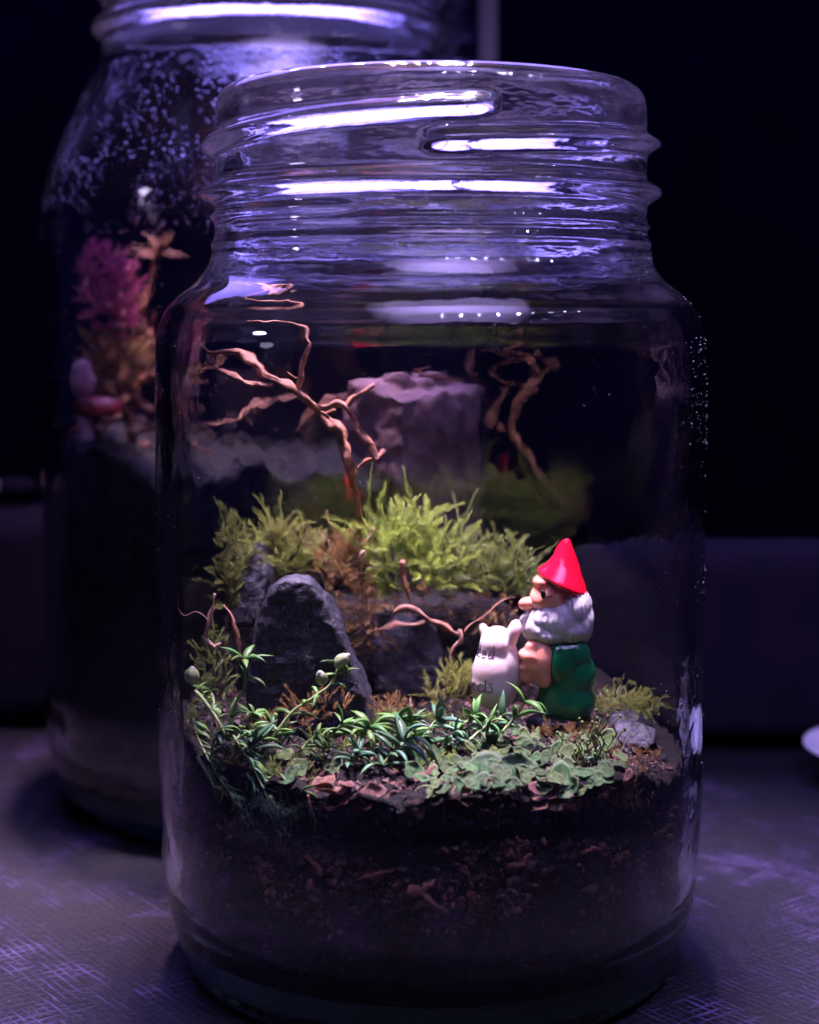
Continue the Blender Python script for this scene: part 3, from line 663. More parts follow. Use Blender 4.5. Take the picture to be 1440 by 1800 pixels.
# ------------------------------------------------------------------ driftwood
def P4(lst, Y): return [(*at(px, py, Y+dy), r) for px, py, dy, r in lst]
e = empty('driftwood_twig', at(640, 960, 29.0), 'bare reddish-brown driftwood twig rising from the moss to the upper left', 'driftwood')
br = [[(636, 985, 1.6, .07), (632, 920, 1.1, .075), (622, 860, .5, .075), (612, 815, 0, .10), (598, 775, 0, .13), (592, 748, 0, .14), (575, 740, 0, .10), (560, 722, 0, .07), (545, 712, 0, .06)],
      [(575, 735, 0, .06), (548, 712, -.1, .075), (525, 690, -.15, .085), (500, 672, -.15, .09), (470, 655, -.1, .09), (448, 630, 0, .085), (425, 612, .1, .08), (395, 605, .2, .07), (362, 607, .35, .055), (346, 590, .4, .02)],
      [(480, 676, -.1, .05), (440, 670, -.15, .062), (405, 655, -.1, .065), (378, 638, .1, .055), (362, 615, .3, .04), (350, 625, .3, .02)],
      [(518, 685, -.1, .06), (528, 665, -.2, .05), (530, 640, -.25, .055), (540, 605, -.3, .055), (541, 580, -.3, .05), (525, 560, -.3, .048), (505, 548, -.3, .045), (470, 547, -.3, .04), (430, 543, -.3, .03)],
      [(545, 714, -.1, .06), (570, 715, -.2, .065), (590, 706, -.25, .065), (606, 712, -.3, .07), (620, 735, -.3, .06), (632, 760, -.3, .065), (648, 782, -.3, .07), (662, 806, -.3, .075)],
      [(606, 714, -.3, .06), (618, 700, -.3, .055), (635, 688, -.3, .045), (655, 672, -.3, .055)],
      [(628, 822, .05, .05), (645, 808, 0, .05), (660, 800, -.1, .045), (676, 790, -.1, .03)],
      [(512, 690, -.1, .045), (502, 668, -.15, .05)], [(565, 728, 0, .04), (588, 718, -.05, .035)], [(522, 660, -.2, .012), (505, 645, -.2, .006)]]
for i, lst in enumerate(br):
    V, F = tube([(q[0]+.012*noise.noise(Vector(q[:3])*5), q[1], q[2]+.012*noise.noise(Vector(q[:3])*5+Vector((9, 0, 0))), q[3]*.78) for q in cr(P4(lst, 28.6), 6)], 12, 3, rough=0.5, seed=i); obj('trunk' if i == 0 else 'branch', V, F, M['wood'], e)
roots = [('root', [(690, 1075, 0, .03), (720, 1070, 0, .05), (760, 1090, 0, .055), (800, 1112, 0, .045), (812, 1110, 0, .03)], 28.6, 'brown root stretching across the hollow towards the sack'),
         ('root', [(648, 1108, 0, .03), (700, 1098, 0, .04), (745, 1093, 0, .035)], 28.8, 'thin straight reddish twig above the dark stone'),
         ('root', [(708, 985, 0, .05), (712, 1020, 0, .05), (722, 1060, 0, .04), (730, 1085, 0, .03)], 28.9, 'upright orange-brown twig under the bright moss'),
         ('pale_root', [(806, 1105, 0, .05), (812, 1125, 0, .055), (800, 1140, 0, .04), (792, 1160, 0, .02)], 28.3, 'pale pink hooked root tip hanging left of the sack'),
         ('root', [(815, 1110, 0, .015), (845, 1085, 0, .02), (880, 1060, 0, .018), (905, 1050, 0, .01)], 28.4, 'thin branching rootlet climbing towards the gnome nose'),
         ('root', [(395, 1065, 0, .02), (412, 1090, 0, .03), (425, 1140, 0, .028), (428, 1150, 0, .02)], 26.6, 'red-brown root hanging down at the left above the star rosette'),
         ('pale_root', [(382, 1045, 0, .02), (374, 1080, 0, .04), (365, 1115, 0, .05), (378, 1135, 0, .05), (390, 1128, 0, .03)], 26.8, 'curled whitish root by the left glass'),
         ('root', [(418, 1200, 0, .02), (416, 1230, 0, .04), (420, 1250, 0, .03)], 25.8, 'short orange root piece behind the star rosette stem'),
         ('pale_root', [(330, 1035, 0, .008), (330, 1065, 0, .01), (340, 1080, 0, .01), (358, 1072, 0, .01), (375, 1090, 0, .008)], 25.9, 'hair-thin looped rootlet against the left glass'),
         ('root', [(548, 1395, 0, .02), (556, 1430, 0, .018), (558, 1460, 0, .01)], 24.0, 'rootlet dangling into the dark gap under the leaves'),
         ('root', [(782, 1400, 0, .03), (780, 1420, 0, .02), (778, 1435, 0, .01)], 24.1, 'short rootlet under the liverwort edge'),
         ('pale_root', [(640, 950, 0, .02), (655, 935, 0, .035), (652, 925, 0, .015)], 28.8, 'small pink shred caught at the base of the driftwood'),
         ('pale_root', [(625, 985, 0, .03), (632, 972, 0, .045), (640, 965, 0, .02)], 28.8, 'pinkish flake in the moss below the driftwood'),
         ('root', [(980, 615, 0, .01), (1000, 610, 0, .01), (1002, 600, 0, .01)], 31.5, 'tiny stray fibre on the back glass')]
for mt, lst, Y, lab in roots[:-1]:
    lst = [(a, b_, c, d*.62) for a, b_, c, d in lst]; V, F = tube([(q[0]+.03*noise.noise(Vector(q[:3])*3), q[1], q[2]+.05*noise.noise(Vector(q[:3])*2.5), q[3]) for q in cr(P4(lst, Y), 4)], 7, 2, rough=1.0); tag(obj('root', V, F, M[mt]), lab, 'root', 'loose roots in the front jar')

# ------------------------------------------------------------------ leafy plants
def leaf_mesh(name, curl, width, mt, twist=0.0):
    V = []; F = []; n = 7; sides = 6
    x = z = 0.0; a = 0.0
    for i in range(n+1):
        u = i/n; a = curl*u; 
        if i: x += math.sin(a)/n; z += math.cos(a)/n
        wd = width*(0.55+0.45*math.sin(math.pi*min(1, u*1.15)))*(1-u**5)+0.004; th = wd*0.45
        for k in range(sides):
            t = 2*math.pi*k/sides; s, c = math.sin(t)*wd, math.cos(t)*th
            V.append((x+c*math.cos(a), s*math.cos(twist*u)+0, z-c*math.sin(a)))
    for i in range(n):
        for k in range(sides): F.append((i*sides+k, i*sides+(k+1) % sides, (i+1)*sides+(k+1) % sides, (i+1)*sides+k))
    F.append(tuple(range(sides))[::-1]); F.append(tuple(n*sides+k for k in range(sides)))
    return mesh(name, V, F, M[mt])
LM = {mt: [leaf_mesh('leaf', c, w_, mt, t) for c, w_, t in ((0.9, .125, 0), (1.4, .11, .3), (0.5, .13, -.2), (1.9, .10, .2))] for mt in ('leaf', 'leaf_blue')}
V, F = ellipsoid((0, 0, .5), (.36, .36, .5), nu=14, nv=8)
V = [Vector((v.x*(1+.12*math.cos(5*math.atan2(v.y, v.x))), v.y*(1+.12*math.cos(5*math.atan2(v.y, v.x))), v.z)) for v in V]
BUD = mesh('bud', V, F, M['bud'])
V, F = ellipsoid((0, 0, .95), (.14, .14, .13), nu=10, nv=6); BTIP = mesh('bud_tip', V, F, M['bud_tip'])
def put(me, name, parent, pos, direc, scale, roll=0.0):
    o = link(name, me, parent); d = Vector(direc).normalized()
    q = d.to_track_quat('Z', 'X') @ Quaternion((0, 0, 1), roll)
    o.location = (Vector(pos)-org(parent))*S; o.rotation_mode = 'QUATERNION'; o.rotation_quaternion = q; o.scale = (scale,)*3
    return o
def inside(p, R=4.36): return math.hypot(p.x-FX, p.y-FY) < R
def add_leaf(mt, parent, pos, d, L):
    d = Vector(d).normalized()
    if not inside(Vector(pos)+d*L*0.9):
        d = (d+Vector((FX-pos[0], FY-pos[1], 0)).normalized()*1.2).normalized()
    # roll so that the leaf curls downward
    me = random.choice(LM[mt]); z = d; down = Vector((0, 0, -1)); xd = down-z*down.dot(z)
    if xd.length < 0.1: xd = Vector((random.gauss(0, 1), random.gauss(0, 1), 0)); xd = xd-z*xd.dot(z)
    xd.normalize(); yd = z.cross(xd)
    o = link('leaf', me, parent); o.location = (Vector(pos)-org(parent))*S; o.rotation_mode = 'QUATERNION'
    q = Matrix((xd, yd, z)).transposed().to_quaternion() @ Quaternion((0, 0, 1), random.uniform(-.5, .5)); o.rotation_quaternion = q
    o.scale = (L, L, L); return o
def plant(label, pts, nodes_, tip=6, L=0.42, mt='leaf', r=.03, buds=(), name='leafy_plant', spread=1.0):
    L *= 1.15
    P = []
    for i, (px, py, Y) in enumerate(pts):
        q = at(px, py, Y); dx, dy = q.x-FX, q.y-FY; rr = math.hypot(dx, dy)
        if rr > 4.32: q.x, q.y = FX+dx/rr*4.32, FY+dy/rr*4.32
        P.append((*q, r*(1-0.4*i/max(1, len(pts)-1))))
    e = empty(name, P[0][:3], label, 'plant', 'small leafy plants in the front jar')
    V, F = tube(P, 6, 5); obj('stem', V, F, M['stem'], e)
    Q = cr(P, 8)
    for i in range(nodes_):
        k = int((i+0.6)/nodes_*(len(Q)-2)); q = Vector(Q[k][:3]); t = Vector((Q[k+1]-Q[k])[:3]).normalized()
        a0 = random.uniform(0, 6.3)
        for j in range(random.choice((2, 3))):
            a = a0+j*2.3; sv = Vector((math.cos(a), math.sin(a)*0.8-0.2, random.uniform(0, .5)))
            add_leaf(mt, e, q, t*random.uniform(.3, .9)+sv*spread, L*random.uniform(.7, 1.15))
    q = Vector(Q[-1][:3]); t = Vector((Q[-1]-Q[-2])[:3]).normalized()
    for j in range(tip):
        a = 2*math.pi*(j+random.uniform(-.3, .3))/tip; x = t.orthogonal().normalized(); y = t.cross(x)
        add_leaf(mt, e, q, t*random.uniform(.3, 1.1)+x*math.cos(a)+y*math.sin(a), L*random.uniform(.75, 1.1))
    for px, py, Y, d, s in buds:
        b_ = put(BUD, 'flower_bud', e, at(px, py, Y), d, s); c = link('bud_tip', BTIP, b_)
    return e
plant('taller plant ending in an eight-leaved star rosette left of the slate slab', [(412, 1300, 25.4), (418, 1245, 25.5), (436, 1205, 25.6), (437, 1158, 25.6)], 2, 9, .40)
plant('plant with two plump green flower buds in front of the slate slab', [(480, 1300, 25.2), (515, 1252, 25.3), (552, 1225, 25.3), (585, 1200, 25.3), (600, 1168, 25.3)], 6, 2, .38, buds=[(592, 1172, 25.25, (.6, -.1, .6), .30), (572, 1200, 25.15, (-.2, -.5, .8), .26)])
plant('thick pale stem leaning left against the left glass', [(412, 1300, 25.1), (395, 1265, 25.2), (372, 1235, 25.4), (352, 1212, 25.7)], 4, 4, .26, r=.035, buds=[(352, 1200, 25.8, (0, 0, 1), .27)])
plant('wide spiky rosette at the right foot of the slate slab', [(630, 1320, 25.4), (640, 1290, 25.5), (650, 1275, 25.5)], 3, 8, .48, 'leaf')
plant('upright bright leaves in front of the hollow', [(690, 1330, 25.4), (695, 1290, 25.6), (700, 1262, 25.7)], 4, 7, .46)
plant('low tangle of blue-green leaves in the centre front', [(670, 1350, 24.9), (690, 1320, 25.0), (712, 1300, 25.1)], 4, 7, .50, 'leaf_blue')
plant('leafy shoots left of the sack foot', [(745, 1310, 25.9), (755, 1280, 26.1), (770, 1262, 26.2)], 4, 7, .40, 'leaf_blue')
plant('fine leaves crowding the base of the sack', [(800, 1290, 26.2), (815, 1270, 26.4), (835, 1255, 26.5)], 4, 7, .38, 'leaf')
plant('short leaves at the right corner of the sack', [(850, 1290, 26.0), (870, 1270, 26.3), (882, 1255, 26.4)], 3, 6, .34, 'leaf_blue')
plant('two long blades curving up between sack and green coat', [(880, 1285, 25.9), (900, 1262, 26.0), (920, 1232, 26.0)], 1, 3, .50, 'leaf', spread=.5)
plant('big blue-green star lying over the left front plants', [(450, 1350, 24.7), (452, 1325, 24.8), (450, 1305, 24.9)], 2, 10, .50, 'leaf_blue')
plant('leafy stem trailing down the glass into the dark soil', [(420, 1290, 24.9), (440, 1350, 24.5), (470, 1420, 24.25), (495, 1475, 24.2), (498, 1490, 24.2)], 16, 5, .30, 'leaf_blue', r=.018)
plant('leafy stem sprawling to a pale pointed leaf above the soil gap', [(430, 1310, 24.9), (470, 1365, 24.6), (505, 1385, 24.4), (535, 1388, 24.2)], 10, 3, .34, r=.02)
plant('tangled stems hugging the left glass', [(350, 1260, 25.8), (355, 1310, 25.5), (375, 1360, 25.1), (400, 1400, 24.8)], 12, 4, .28, 'leaf', r=.02)
plant('leafy tuft behind the left front star', [(500, 1310, 25.2), (495, 1285, 25.3), (485, 1270, 25.4)], 4, 7, .36, 'leaf')
plant('curling dark leaves below the left front star', [(430, 1360, 24.6), (455, 1400, 24.4), (480, 1440, 24.3)], 9, 4, .30, 'leaf_blue', r=.02)
plant('narrow shoots between the bud plant and the spiky rosette', [(570, 1320, 25.3), (585, 1290, 25.4), (605, 1270, 25.5)], 4, 6, .36, 'leaf')
plant('small green rosette on the left edge of the planted layer', [(370, 1330, 25.2), (385, 1310, 25.3), (390, 1290, 25.3)], 3, 6, .32, 'leaf_blue')
plant('stubby green leaves near the right end of the liverworts', [(1060, 1360, 24.9), (1052, 1345, 25.0), (1045, 1332, 25.1)], 2, 5, .28, 'leaf_blue')
plant('yellowish young shoot behind the left tangle', [(440, 1290, 25.9), (445, 1262, 26.0), (452, 1250, 26.0)], 3, 6, .26, 'leaf')
plant('dark leaves against the glass under the left tangle', [(380, 1400, 24.7), (410, 1430, 24.5), (430, 1450, 24.4)], 4, 4, .30, 'leaf_blue')

more = [([(345, 1330, 25.6), (352, 1360, 25.3), (360, 1385, 25.1)], 5, 5, .30, 'leaf', 'pale tangle of stems low against the left glass'),
        ([(410, 1330, 24.8), (425, 1300, 24.9), (432, 1285, 25.0)], 4, 7, .34, 'leaf', 'dense green sprig just left of the blue-green star'),
        ([(470, 1400, 24.3), (500, 1430, 24.2), (520, 1420, 24.2)], 4, 5, .26, 'leaf_blue', 'glossy sprig curling over the dark gap at its left end'),
        ([(400, 1440, 24.5), (430, 1470, 24.3), (460, 1480, 24.2)], 4, 4, .26, 'leaf_blue', 'lowest dark sprig pressed on the front glass'),
        ([(530, 1320, 25.1), (545, 1300, 25.2), (560, 1290, 25.2)], 4, 6, .30, 'leaf', 'low sprig in front of the middle of the slab'),
        ([(610, 1345, 24.9), (625, 1330, 25.0), (632, 1318, 25.0)], 4, 7, .36, 'leaf_blue', 'blue-green sprig above the withered brown liverwort'),
        ([(735, 1300, 25.5), (728, 1285, 25.6), (725, 1270, 25.7)], 4, 7, .36, 'leaf', 'bright sprig right of the hollow, before the olive tuft'),
        ([(780, 1310, 25.7), (790, 1295, 25.8), (800, 1285, 25.9)], 4, 7, .32, 'leaf_blue', 'dark sprig behind the first big liverwort lobes'),
        ([(820, 1300, 25.9), (845, 1280, 26.1), (860, 1268, 26.2)], 4, 7, .30, 'leaf', 'fresh sprig in front of the middle of the sack'),
        ([(385, 1250, 26.2), (380, 1225, 26.4), (376, 1210, 26.5)], 4, 5, .24, 'leaf', 'small sprig half hidden behind the pale leaning stem')]
for pts, nn, tp, L_, mt, lab in more: plant(lab, pts, nn, tp, L_, mt)
cushion('short dark moss carpet between the left plants', [(430, 1320, 25.2, 70, 45, .4), (500, 1360, 24.8, 60, 25, .3)], 170, 'moss_dark', L=(.1, .28), ll=.08, leaves=60)
cushion('green moss carpet in front of the hollow', [(690, 1265, 26.8, 90, 14, .5), (600, 1300, 25.8, 60, 20, .3), (790, 1265, 27.0, 60, 12, .3)], 150, 'moss_dark', L=(.1, .22), ll=.08, leaves=60)
cushion('thin moss carpet around the feet of the gnome', [(1000, 1285, 26.6, 80, 12, .4), (1100, 1330, 25.6, 50, 18, .4)], 110, 'moss_brown', L=(.08, .2), ll=.07, leaves=60)

# wiry dark fronds at the right
parts = []
for k in range(34):
    px = random.gauss(1040, 20); py = 1290+random.uniform(0, 95); Y = random.uniform(25.0, 25.5); p = at(px, py, Y); pts = []
    a = random.uniform(-.3, .3); Lh = random.uniform(.25, .5)
    for i in range(5):
        u = i/4; pts.append((p.x+a*u*.3+.05*math.sin(u*7+k), p.y-.05*u+.03*math.cos(u*5+k), p.z+u*Lh, .016*(1-.4*u)))
    parts.append(tube(pts, 5, 3))
    q = Q_ = pts[-1]; parts.append(ellipsoid(q[:3], (.028, .028, .035), nu=6, nv=4))
V, F = join(parts); tag(obj('wiry_frond', V, F, M['moss_dark'], tips=np.full(len(V), .25)), 'dark wiry upright frond in front of the green coat, right side', 'plant')

# ------------------------------------------------------------------ liverwort
def lobe_mesh(mt, seed):
    rnd = random.Random(seed); nr, na = 6, 18; V = [(0, 0, 0)]; T = [0]; F = []
    ph = [rnd.uniform(0, 6.3) for _ in range(4)]
    for i in range(1, nr+1):
        u = i/nr
        for k in range(na):
            t = 2*math.pi*k/na; r = u*(1+.24*math.sin(2*t+ph[0])+.16*math.sin(3*t+ph[1])+.10*math.sin(5*t+ph[2]))
            r *= 1-.35*math.exp(-((t-math.pi)/.35)**2)
            z = .14*u**3*(1+.9*math.sin(3*t+ph[3]))-.10*math.sin(math.pi*u)+.05*math.sin(4*r*math.cos(t)+ph[0])
            V.append((r*math.cos(t), r*math.sin(t), z)); T.append(max(0, (u-.8)/.2))
    n0 = len(V)
    for k in range(na): F.append((0, 1+k, 1+(k+1) % na))
    for i in range(nr-1):
        for k in range(na): F.append((1+i*na+k, 1+(i+1)*na+k, 1+(i+1)*na+(k+1) % na, 1+i*na+(k+1) % na))
    V += [(x*.97, y*.97, z-.06) for x, y, z in V]; T += T; F += [tuple(i+n0 for i in f)[::-1] for f in F]
    b0 = 1+(nr-1)*na
    for k in range(na): F.append((b0+k, b0+n0+k, b0+n0+(k+1) % na, b0+(k+1) % na))
    return mesh('lobe', V, F, M[mt], tips=T)
LB = {m_: [lobe_mesh(m_, 10*i+len(m_)) for i in range(5)] for m_ in ('lobe', 'lobe_brown')}
def liverwort(label, spots, mt):
    b0 = ground(spots[0][0], spots[0][1], 4.15)
    e = empty('liverwort', b0, label, 'liverwort', 'liverworts on the soil')
    for px, py, s in spots:
        p = ground(px, py, 4.2); 
        if math.hypot(p.x-FX, p.y-FY) > 4.2:
            v = Vector((p.x-FX, p.y-FY, 0)); v = v.normalized()*4.15; p = Vector((FX+v.x, FY+v.y, p.z-(1400-0)/1e9)); 
            yy = p.y; p = at(px, py, yy)
        d = Vector((random.gauss(0, .45), -.55+random.gauss(0, .4), 1))
        put(random.choice(LB[mt]), 'lobe', e, p, d, s*random.uniform(.85, 1.2), random.uniform(0, 6.3))
rows = []
for r_, (y_, x0, x1, n) in enumerate(((1292, 860, 1040, 8), (1305, 790, 1070, 13), (1320, 750, 1085, 14), (1336, 730, 1085, 15), (1352, 715, 1080, 15), (1368, 725, 1060, 13), (1384, 750, 1030, 11))):
    for k in range(n):
        rows.append((x0+(x1-x0)*(k+random.uniform(.1, .9))/n, y_+random.uniform(-7, 7), random.uniform(.10, .19)))
left_ = [q for q in rows if q[0] < 850]; mid_ = [q for q in rows if 850 <= q[0] < 960]; right_ = [q for q in rows if q[0] >= 960]
liverwort('grey-green liverwort with large round lobes left of the middle front', left_+[(842, 1345, .30), (768, 1330, .30)], 'lobe')
liverwort('grey-green liverwort below the gnome, middle of the patch', mid_+[(905, 1350, .30)], 'lobe')
liverwort('grey-green liverwort lobes around the wiry frond', right_+[(985, 1375, .28)], 'lobe')
liverwort('small liverwort lobes in front of the slate slab', [(500, 1325, .16), (530, 1345, .20), (560, 1330, .14), (515, 1362, .18), (470, 1345, .15), (590, 1345, .14), (750, 1388, .16), (545, 1318, .12)], 'lobe')
liverwort('withered brown liverwort by the spiky rosette', [(590, 1385, .24), (612, 1378, .18), (575, 1370, .16), (655, 1392, .20), (640, 1405, .16), (600, 1400, .20)], 'lobe_brown')
liverwort('withered pinkish liverwort lobes along the front edge', [(745, 1360, .16), (820, 1395, .22), (842, 1405, .16), (870, 1385, .15), (955, 1385, .20), (975, 1400, .20), (945, 1410, .18), (1000, 1412, .15), (735, 1412, .16), (700, 1405, .18), (1060, 1392, .16), (1095, 1370, .15), (905, 1300, .12), (1010, 1300, .13)], 'lobe_brown')

# ------------------------------------------------------------------ garden gnome
GY = 27.4; G0 = at(985, 1272, GY); K = GY/FPX
def g(px, py, dy=0.0): return Vector((G0.x+(px-985)*K, GY+dy, G0.z-(py-1272)*K))
e = empty('garden_gnome', G0, 'tiny glossy gnome figurine in red pointed hat and green coat holding a seed sack', 'gnome')
def blobs(lst, vox=.035, sm=3):
    V, F = join([ellipsoid(g(px, py, dy), (rx*K, ry, rz*K), Matrix.Rotation(R_(rot), 3, 'Y')) for px, py, dy, rx, ry, rz, rot in lst])
    return remesh(V, F, vox, sm)
# coat
V, F, N = blobs([(998, 1228, 0, 52, .50, 44, 0), (1005, 1180, 0, 44, .47, 52, 0), (1000, 1145, 0, 38, .43, 34, 0), (975, 1232, 0, 38, .40, 35, 0), (1010, 1135, 0, 24, .36, 22, 0), (1000, 1195, 0, 44, .45, 50, 0), (985, 1205, 0, 42, .43, 45, 0), (1003, 1170, 0, 41, .44, 45, 0)], .035, 10)
zc = g(0, 1262).z
for i in range(len(V)):
    if V[i][2] < zc: V[i][2] = zc+(V[i][2]-zc)*.15
    V[i] += N[i]*.004*noise.noise(Vector(V[i])*4)
coat = obj('coat', V, F, M['green'], e)
V, F, N = blobs([(985, 1152, -.30, 28, .20, 36, 0), (974, 1155, -.34, 18, .19, 38, 0), (1000, 1140, -.22, 36, .24, 28, 0)], .03, 4)
obj('sleeve', V, F, M['green'], e)
# hand and arm
V, F, N = blobs([(946, 1152, -.32, 22, .18, 36, 4), (930, 1142, -.30, 17, .15, 26, 0), (922, 1170, -.22, 14, .14, 26, 0), (918, 1140, -.24, 10, .10, 12, 0), (950, 1180, -.30, 14, .15, 18, 0)], .03, 3)
for i in range(len(V)):
    u = (V[i][0]-G0.x)/K+985
    if u < 935: V[i] += N[i]*.014*math.cos((V[i][2])*30)
obj('arm', V, F, M['skin'], e)
# boots
V, F, N = blobs([(985, 1262, -.1, 62, .44, 16, 0), (950, 1262, -.15, 32, .36, 15, 0)], .04, 3); obj('boots', V, F, M['black'], e)
# head with nose, cheeks and ear
hc = (970, 1040); 
V, F, N = blobs([(970, 1040, 0, 37, .37, 40, 0), (950, 1048, 0, 24, .32, 26, 0), (952, 1014, 0, 20, .30, 13, -20)], .028, 3)
head = obj('head', V, F, M['skin'], e)
V, F, N = blobs([(928, 1055, -.03, 19, .15, 13, 10), (920, 1056, -.03, 13, .13, 12, 0), (944, 1058, -.02, 16, .14, 12, 0)], .022, 3); obj('nose', V, F, M['skin'], e)
def onhead(px, py, lift=.0):
    # on the face surface nearest the camera
    a = ((px-958)/32.0); b_ = ((py-1038)/38.0); c = math.sqrt(max(0.02, 1-a*a-b_*b_))
    return g(px, py, -.345*c-.02-lift)
V, F = ellipsoid(onhead(949, 1033), (.055, .03, .085)); ey = obj('eye', V, F, M['black'], e)
V, F = ellipsoid(onhead(949, 1034), (.075, .02, .10)); 
V2, F2 = ellipsoid(onhead(947.5, 1030, .025), (.013, .012, .02), nu=8, nv=6); obj('eye_glint', V2, F2, M['bud_tip'], ey)
V, F = tube([(*onhead(px, py, .004), .010) for px, py in ((952, 1036), (958, 1037), (965, 1036.5))], 6, 3); obj('eyelash', V, F, M['ink'], e)
V, F = tube([(*onhead(px, py, .004), .009) for px, py in ((950, 1015), (957, 1013), (965, 1018))], 6, 3); obj('eyebrow', V, F, M['ink'], e)
# beard and hair
V, F, N = blobs([(982, 1084, 0, 56, .48, 42, 0), (1008, 1062, 0, 30, .46, 42, 0), (935, 1095, 0, 20, .40, 26, 12), (1000, 1098, 0, 38, .48, 24, 0), (950, 1080, 0, 30, .43, 24, -20), (942, 1100, -.02, 26, .42, 24, 0), (960, 1108, 0, 44, .46, 18, 0), (1022, 1085, 0, 20, .40, 36, 0)], .024, 2)
for i in range(len(V)):
    p = Vector(V[i]); t = math.atan2(p.y-GY, p.x-g(985, 0).x); u = (p.z-G0.z)
    V[i] += N[i]*(.009*math.sin(t*26+2.5*math.sin(u*3)+noise.noise(p*2)*4)+.006*math.sin(t*47+u*3))
obj('beard', V, F, M['beard'], e)
V, F = tube([(*g(925, 1070, -.12), .05), (*g(914, 1078, -.13), .035), (*g(907, 1092, -.12), .008)], 8, 3); obj('moustache', V, F, M['beard'], e)
# hat
tip = g(995, 937, 0); base = g(987, 1022, 0); ax = (g(1010, 940)-g(988, 1022)).normalized()
V = []; F = []; n = 24; ns = 48
bx = (g(1032, 1045)-g(940, 998)).normalized(); by = Vector((0, 1, 0))
hatp = [(0, 1.0), (.02, 1.045), (.06, 1.04), (.14, .95), (.26, .80), (.4, .64), (.55, .49), (.7, .355), (.82, .25), (.9, .18), (.96, .115), (.99, .06), (1.0, .01)]
hatp = smooth_prof(dense(hatp, .03), 1)
tipx = tip
for u, r in [(-.0, .5), (-.02, .9)]+hatp:
    c = base.lerp(tipx, u)
    for k in range(ns):
        t = 2*math.pi*k/ns; rr = r*.455*(1+.02*math.sin(3*t+u*4)); rx = rr*1.02; tl = (1-u)
        dirx = (bx*tl+Vector((1, 0, -.1))*(1-tl)).normalized()
        V.append(c+dirx*rx*math.cos(t)+by*rr*.98*math.sin(t))
m_ = len(V)//ns
for i in range(m_-1):
    for k in range(ns): F.append((i*ns+k, i*ns+(k+1) % ns, (i+1)*ns+(k+1) % ns, (i+1)*ns+k))
F.append(tuple(range(ns))[::-1]); F.append(tuple((m_-1)*ns+k for k in range(ns)))
obj('hat', V, F, M['red'], e)
# sack
SC = (870, 1175)
V, F, N = blobs([(868, 1182, 0, 42, .42, 62, 2), (866, 1200, 0, 42, .42, 44, 0), (872, 1130, 0, 32, .33, 34, 0), (850, 1112, .16, 11, .10, 20, -14), (899, 1106, -.14, 13, .13, 26, 14), (890, 1170, -.08, 24, .26, 50, 0)], .028, 14)
SV = V
obj('sack', V, F, M['sack'], e)
sack = [o for o in e.children if o.name.startswith('sack')][0]
# hand lettering laid on the sack
glyph = {'W': [[(0, 1), (.18, 0), (.4, .7), (.6, 0), (.85, 1)]], 'e': [[(.05, .32), (.5, .36), (.45, .56), (.25, .62), (.05, .4), (.08, .12), (.28, 0), (.52, .1)]],
         'd': [[(.5, .5), (.3, .6), (.08, .4), (.08, .12), (.28, 0), (.48, .18)], [(.56, 1.05), (.5, .5), (.5, .0), (.6, 0)]],
         's': [[(.5, .7), (.3, .75), (.18, .6), (.3, .42), (.46, .25), (.4, .02), (.2, -.08), (.0, .0)]], 'S': [[(.55, .85), (.3, 1), (.1, .8), (.3, .52), (.5, .25), (.3, 0), (.0, .12)]]}
from mathutils.bvhtree import BVHTree
bvh = BVHTree.FromPolygons([Vector(v) for v in SV], F)
def lay(word, ang_end, py, h):
    parts = []; adv = 0.66*h; total = adv*len(word); out_ = []
    for i, ch in enumerate(word):
        for st in glyph[ch]:
            pts = []
            for (x, y) in [tuple(q) for q in cr([np.array((*q, 0.0)) for q in st], 3)] if False else [tuple(q[:2]) for q in cr([(*q, 0.0) for q in st], 4)]:
                s = (i*adv+x*h)-total; ang = R_(ang_end)-s/.36     # angle from -Y towards -X
                c = g(874, py); o_ = Vector((c.x, GY, c.z+y*h)); d = Vector((-math.sin(ang), -math.cos(ang), 0))
                hit = bvh.ray_cast(o_+d*2, -d)
                if hit[0] is not None: pts.append((*(hit[0]+d*.003), .0095))
            if len(pts) > 2: parts.append(tube(pts, 5, 1))
    return parts
parts = lay('Weed', 14, 1146, .20)+lay('Seeds', 8, 1205, .21)
V, F = join(parts); obj('lettering', V, F, M['ink'], sack)
e.rotation_euler = (0, 0, 0)

# ------------------------------------------------------------------ contents of the rear jar
def zs2(x, y): return 7.9+0.5*ss(-1, -4, x-BX)+0.4*fnoise((x, y, 5), .8, 5)
def prof2(t, z, zt_):
    x, y = math.sin(t)*4.8, math.cos(t)*4.8
    r = 4.87-0.22*(0.3+abs(fnoise((x, y, z), 1.3, 5)))
    if z < 1.6: r -= (1.6-z)*.3
    return r
V, F = soil_mesh(BX, BY, 4.75, zs2, 0.95, prof2, 30, 160)
tag(obj('dark_soil', V, F, M['soil_dark']), 'almost black soil filling most of the rear jar', 'soil', kind='stuff')
def cush2(label, px, py, Y, rx, rz, ry, n, mt, L, ll, up=.8, leaves=40):
    sh = []
    for _ in range(n):
        while True:
            a, b_, c = (random.uniform(-1, 1) for _ in range(3))
            if a*a+b_*b_+c*c < 1: break
        p = at(px+a*rx, py+b_*rz, Y+c*ry); d = Vector((a+random.gauss(0, .3), c*.6+random.gauss(0, .3), up-b_))
        Ln = random.uniform(*L)
        if math.hypot(p.x-BX, p.y-BY) > 4.5: continue
        sh.append((p, d, Ln, (random.gauss(0, .2), random.gauss(0, .2), 0), ll, int(leaves*Ln/.4), .9))
    V, F, T = moss_geom(sh); return tag(obj('moss_cushion', V, F, M[mt], tips=T, smooth=False), label, 'moss', kind='stuff')
cush2('bright pink fluffy lichen at the upper left of the rear jar', 180, 495, 34.9, 62, 58, .6, 260, 'pink', (.15, .4), .14)
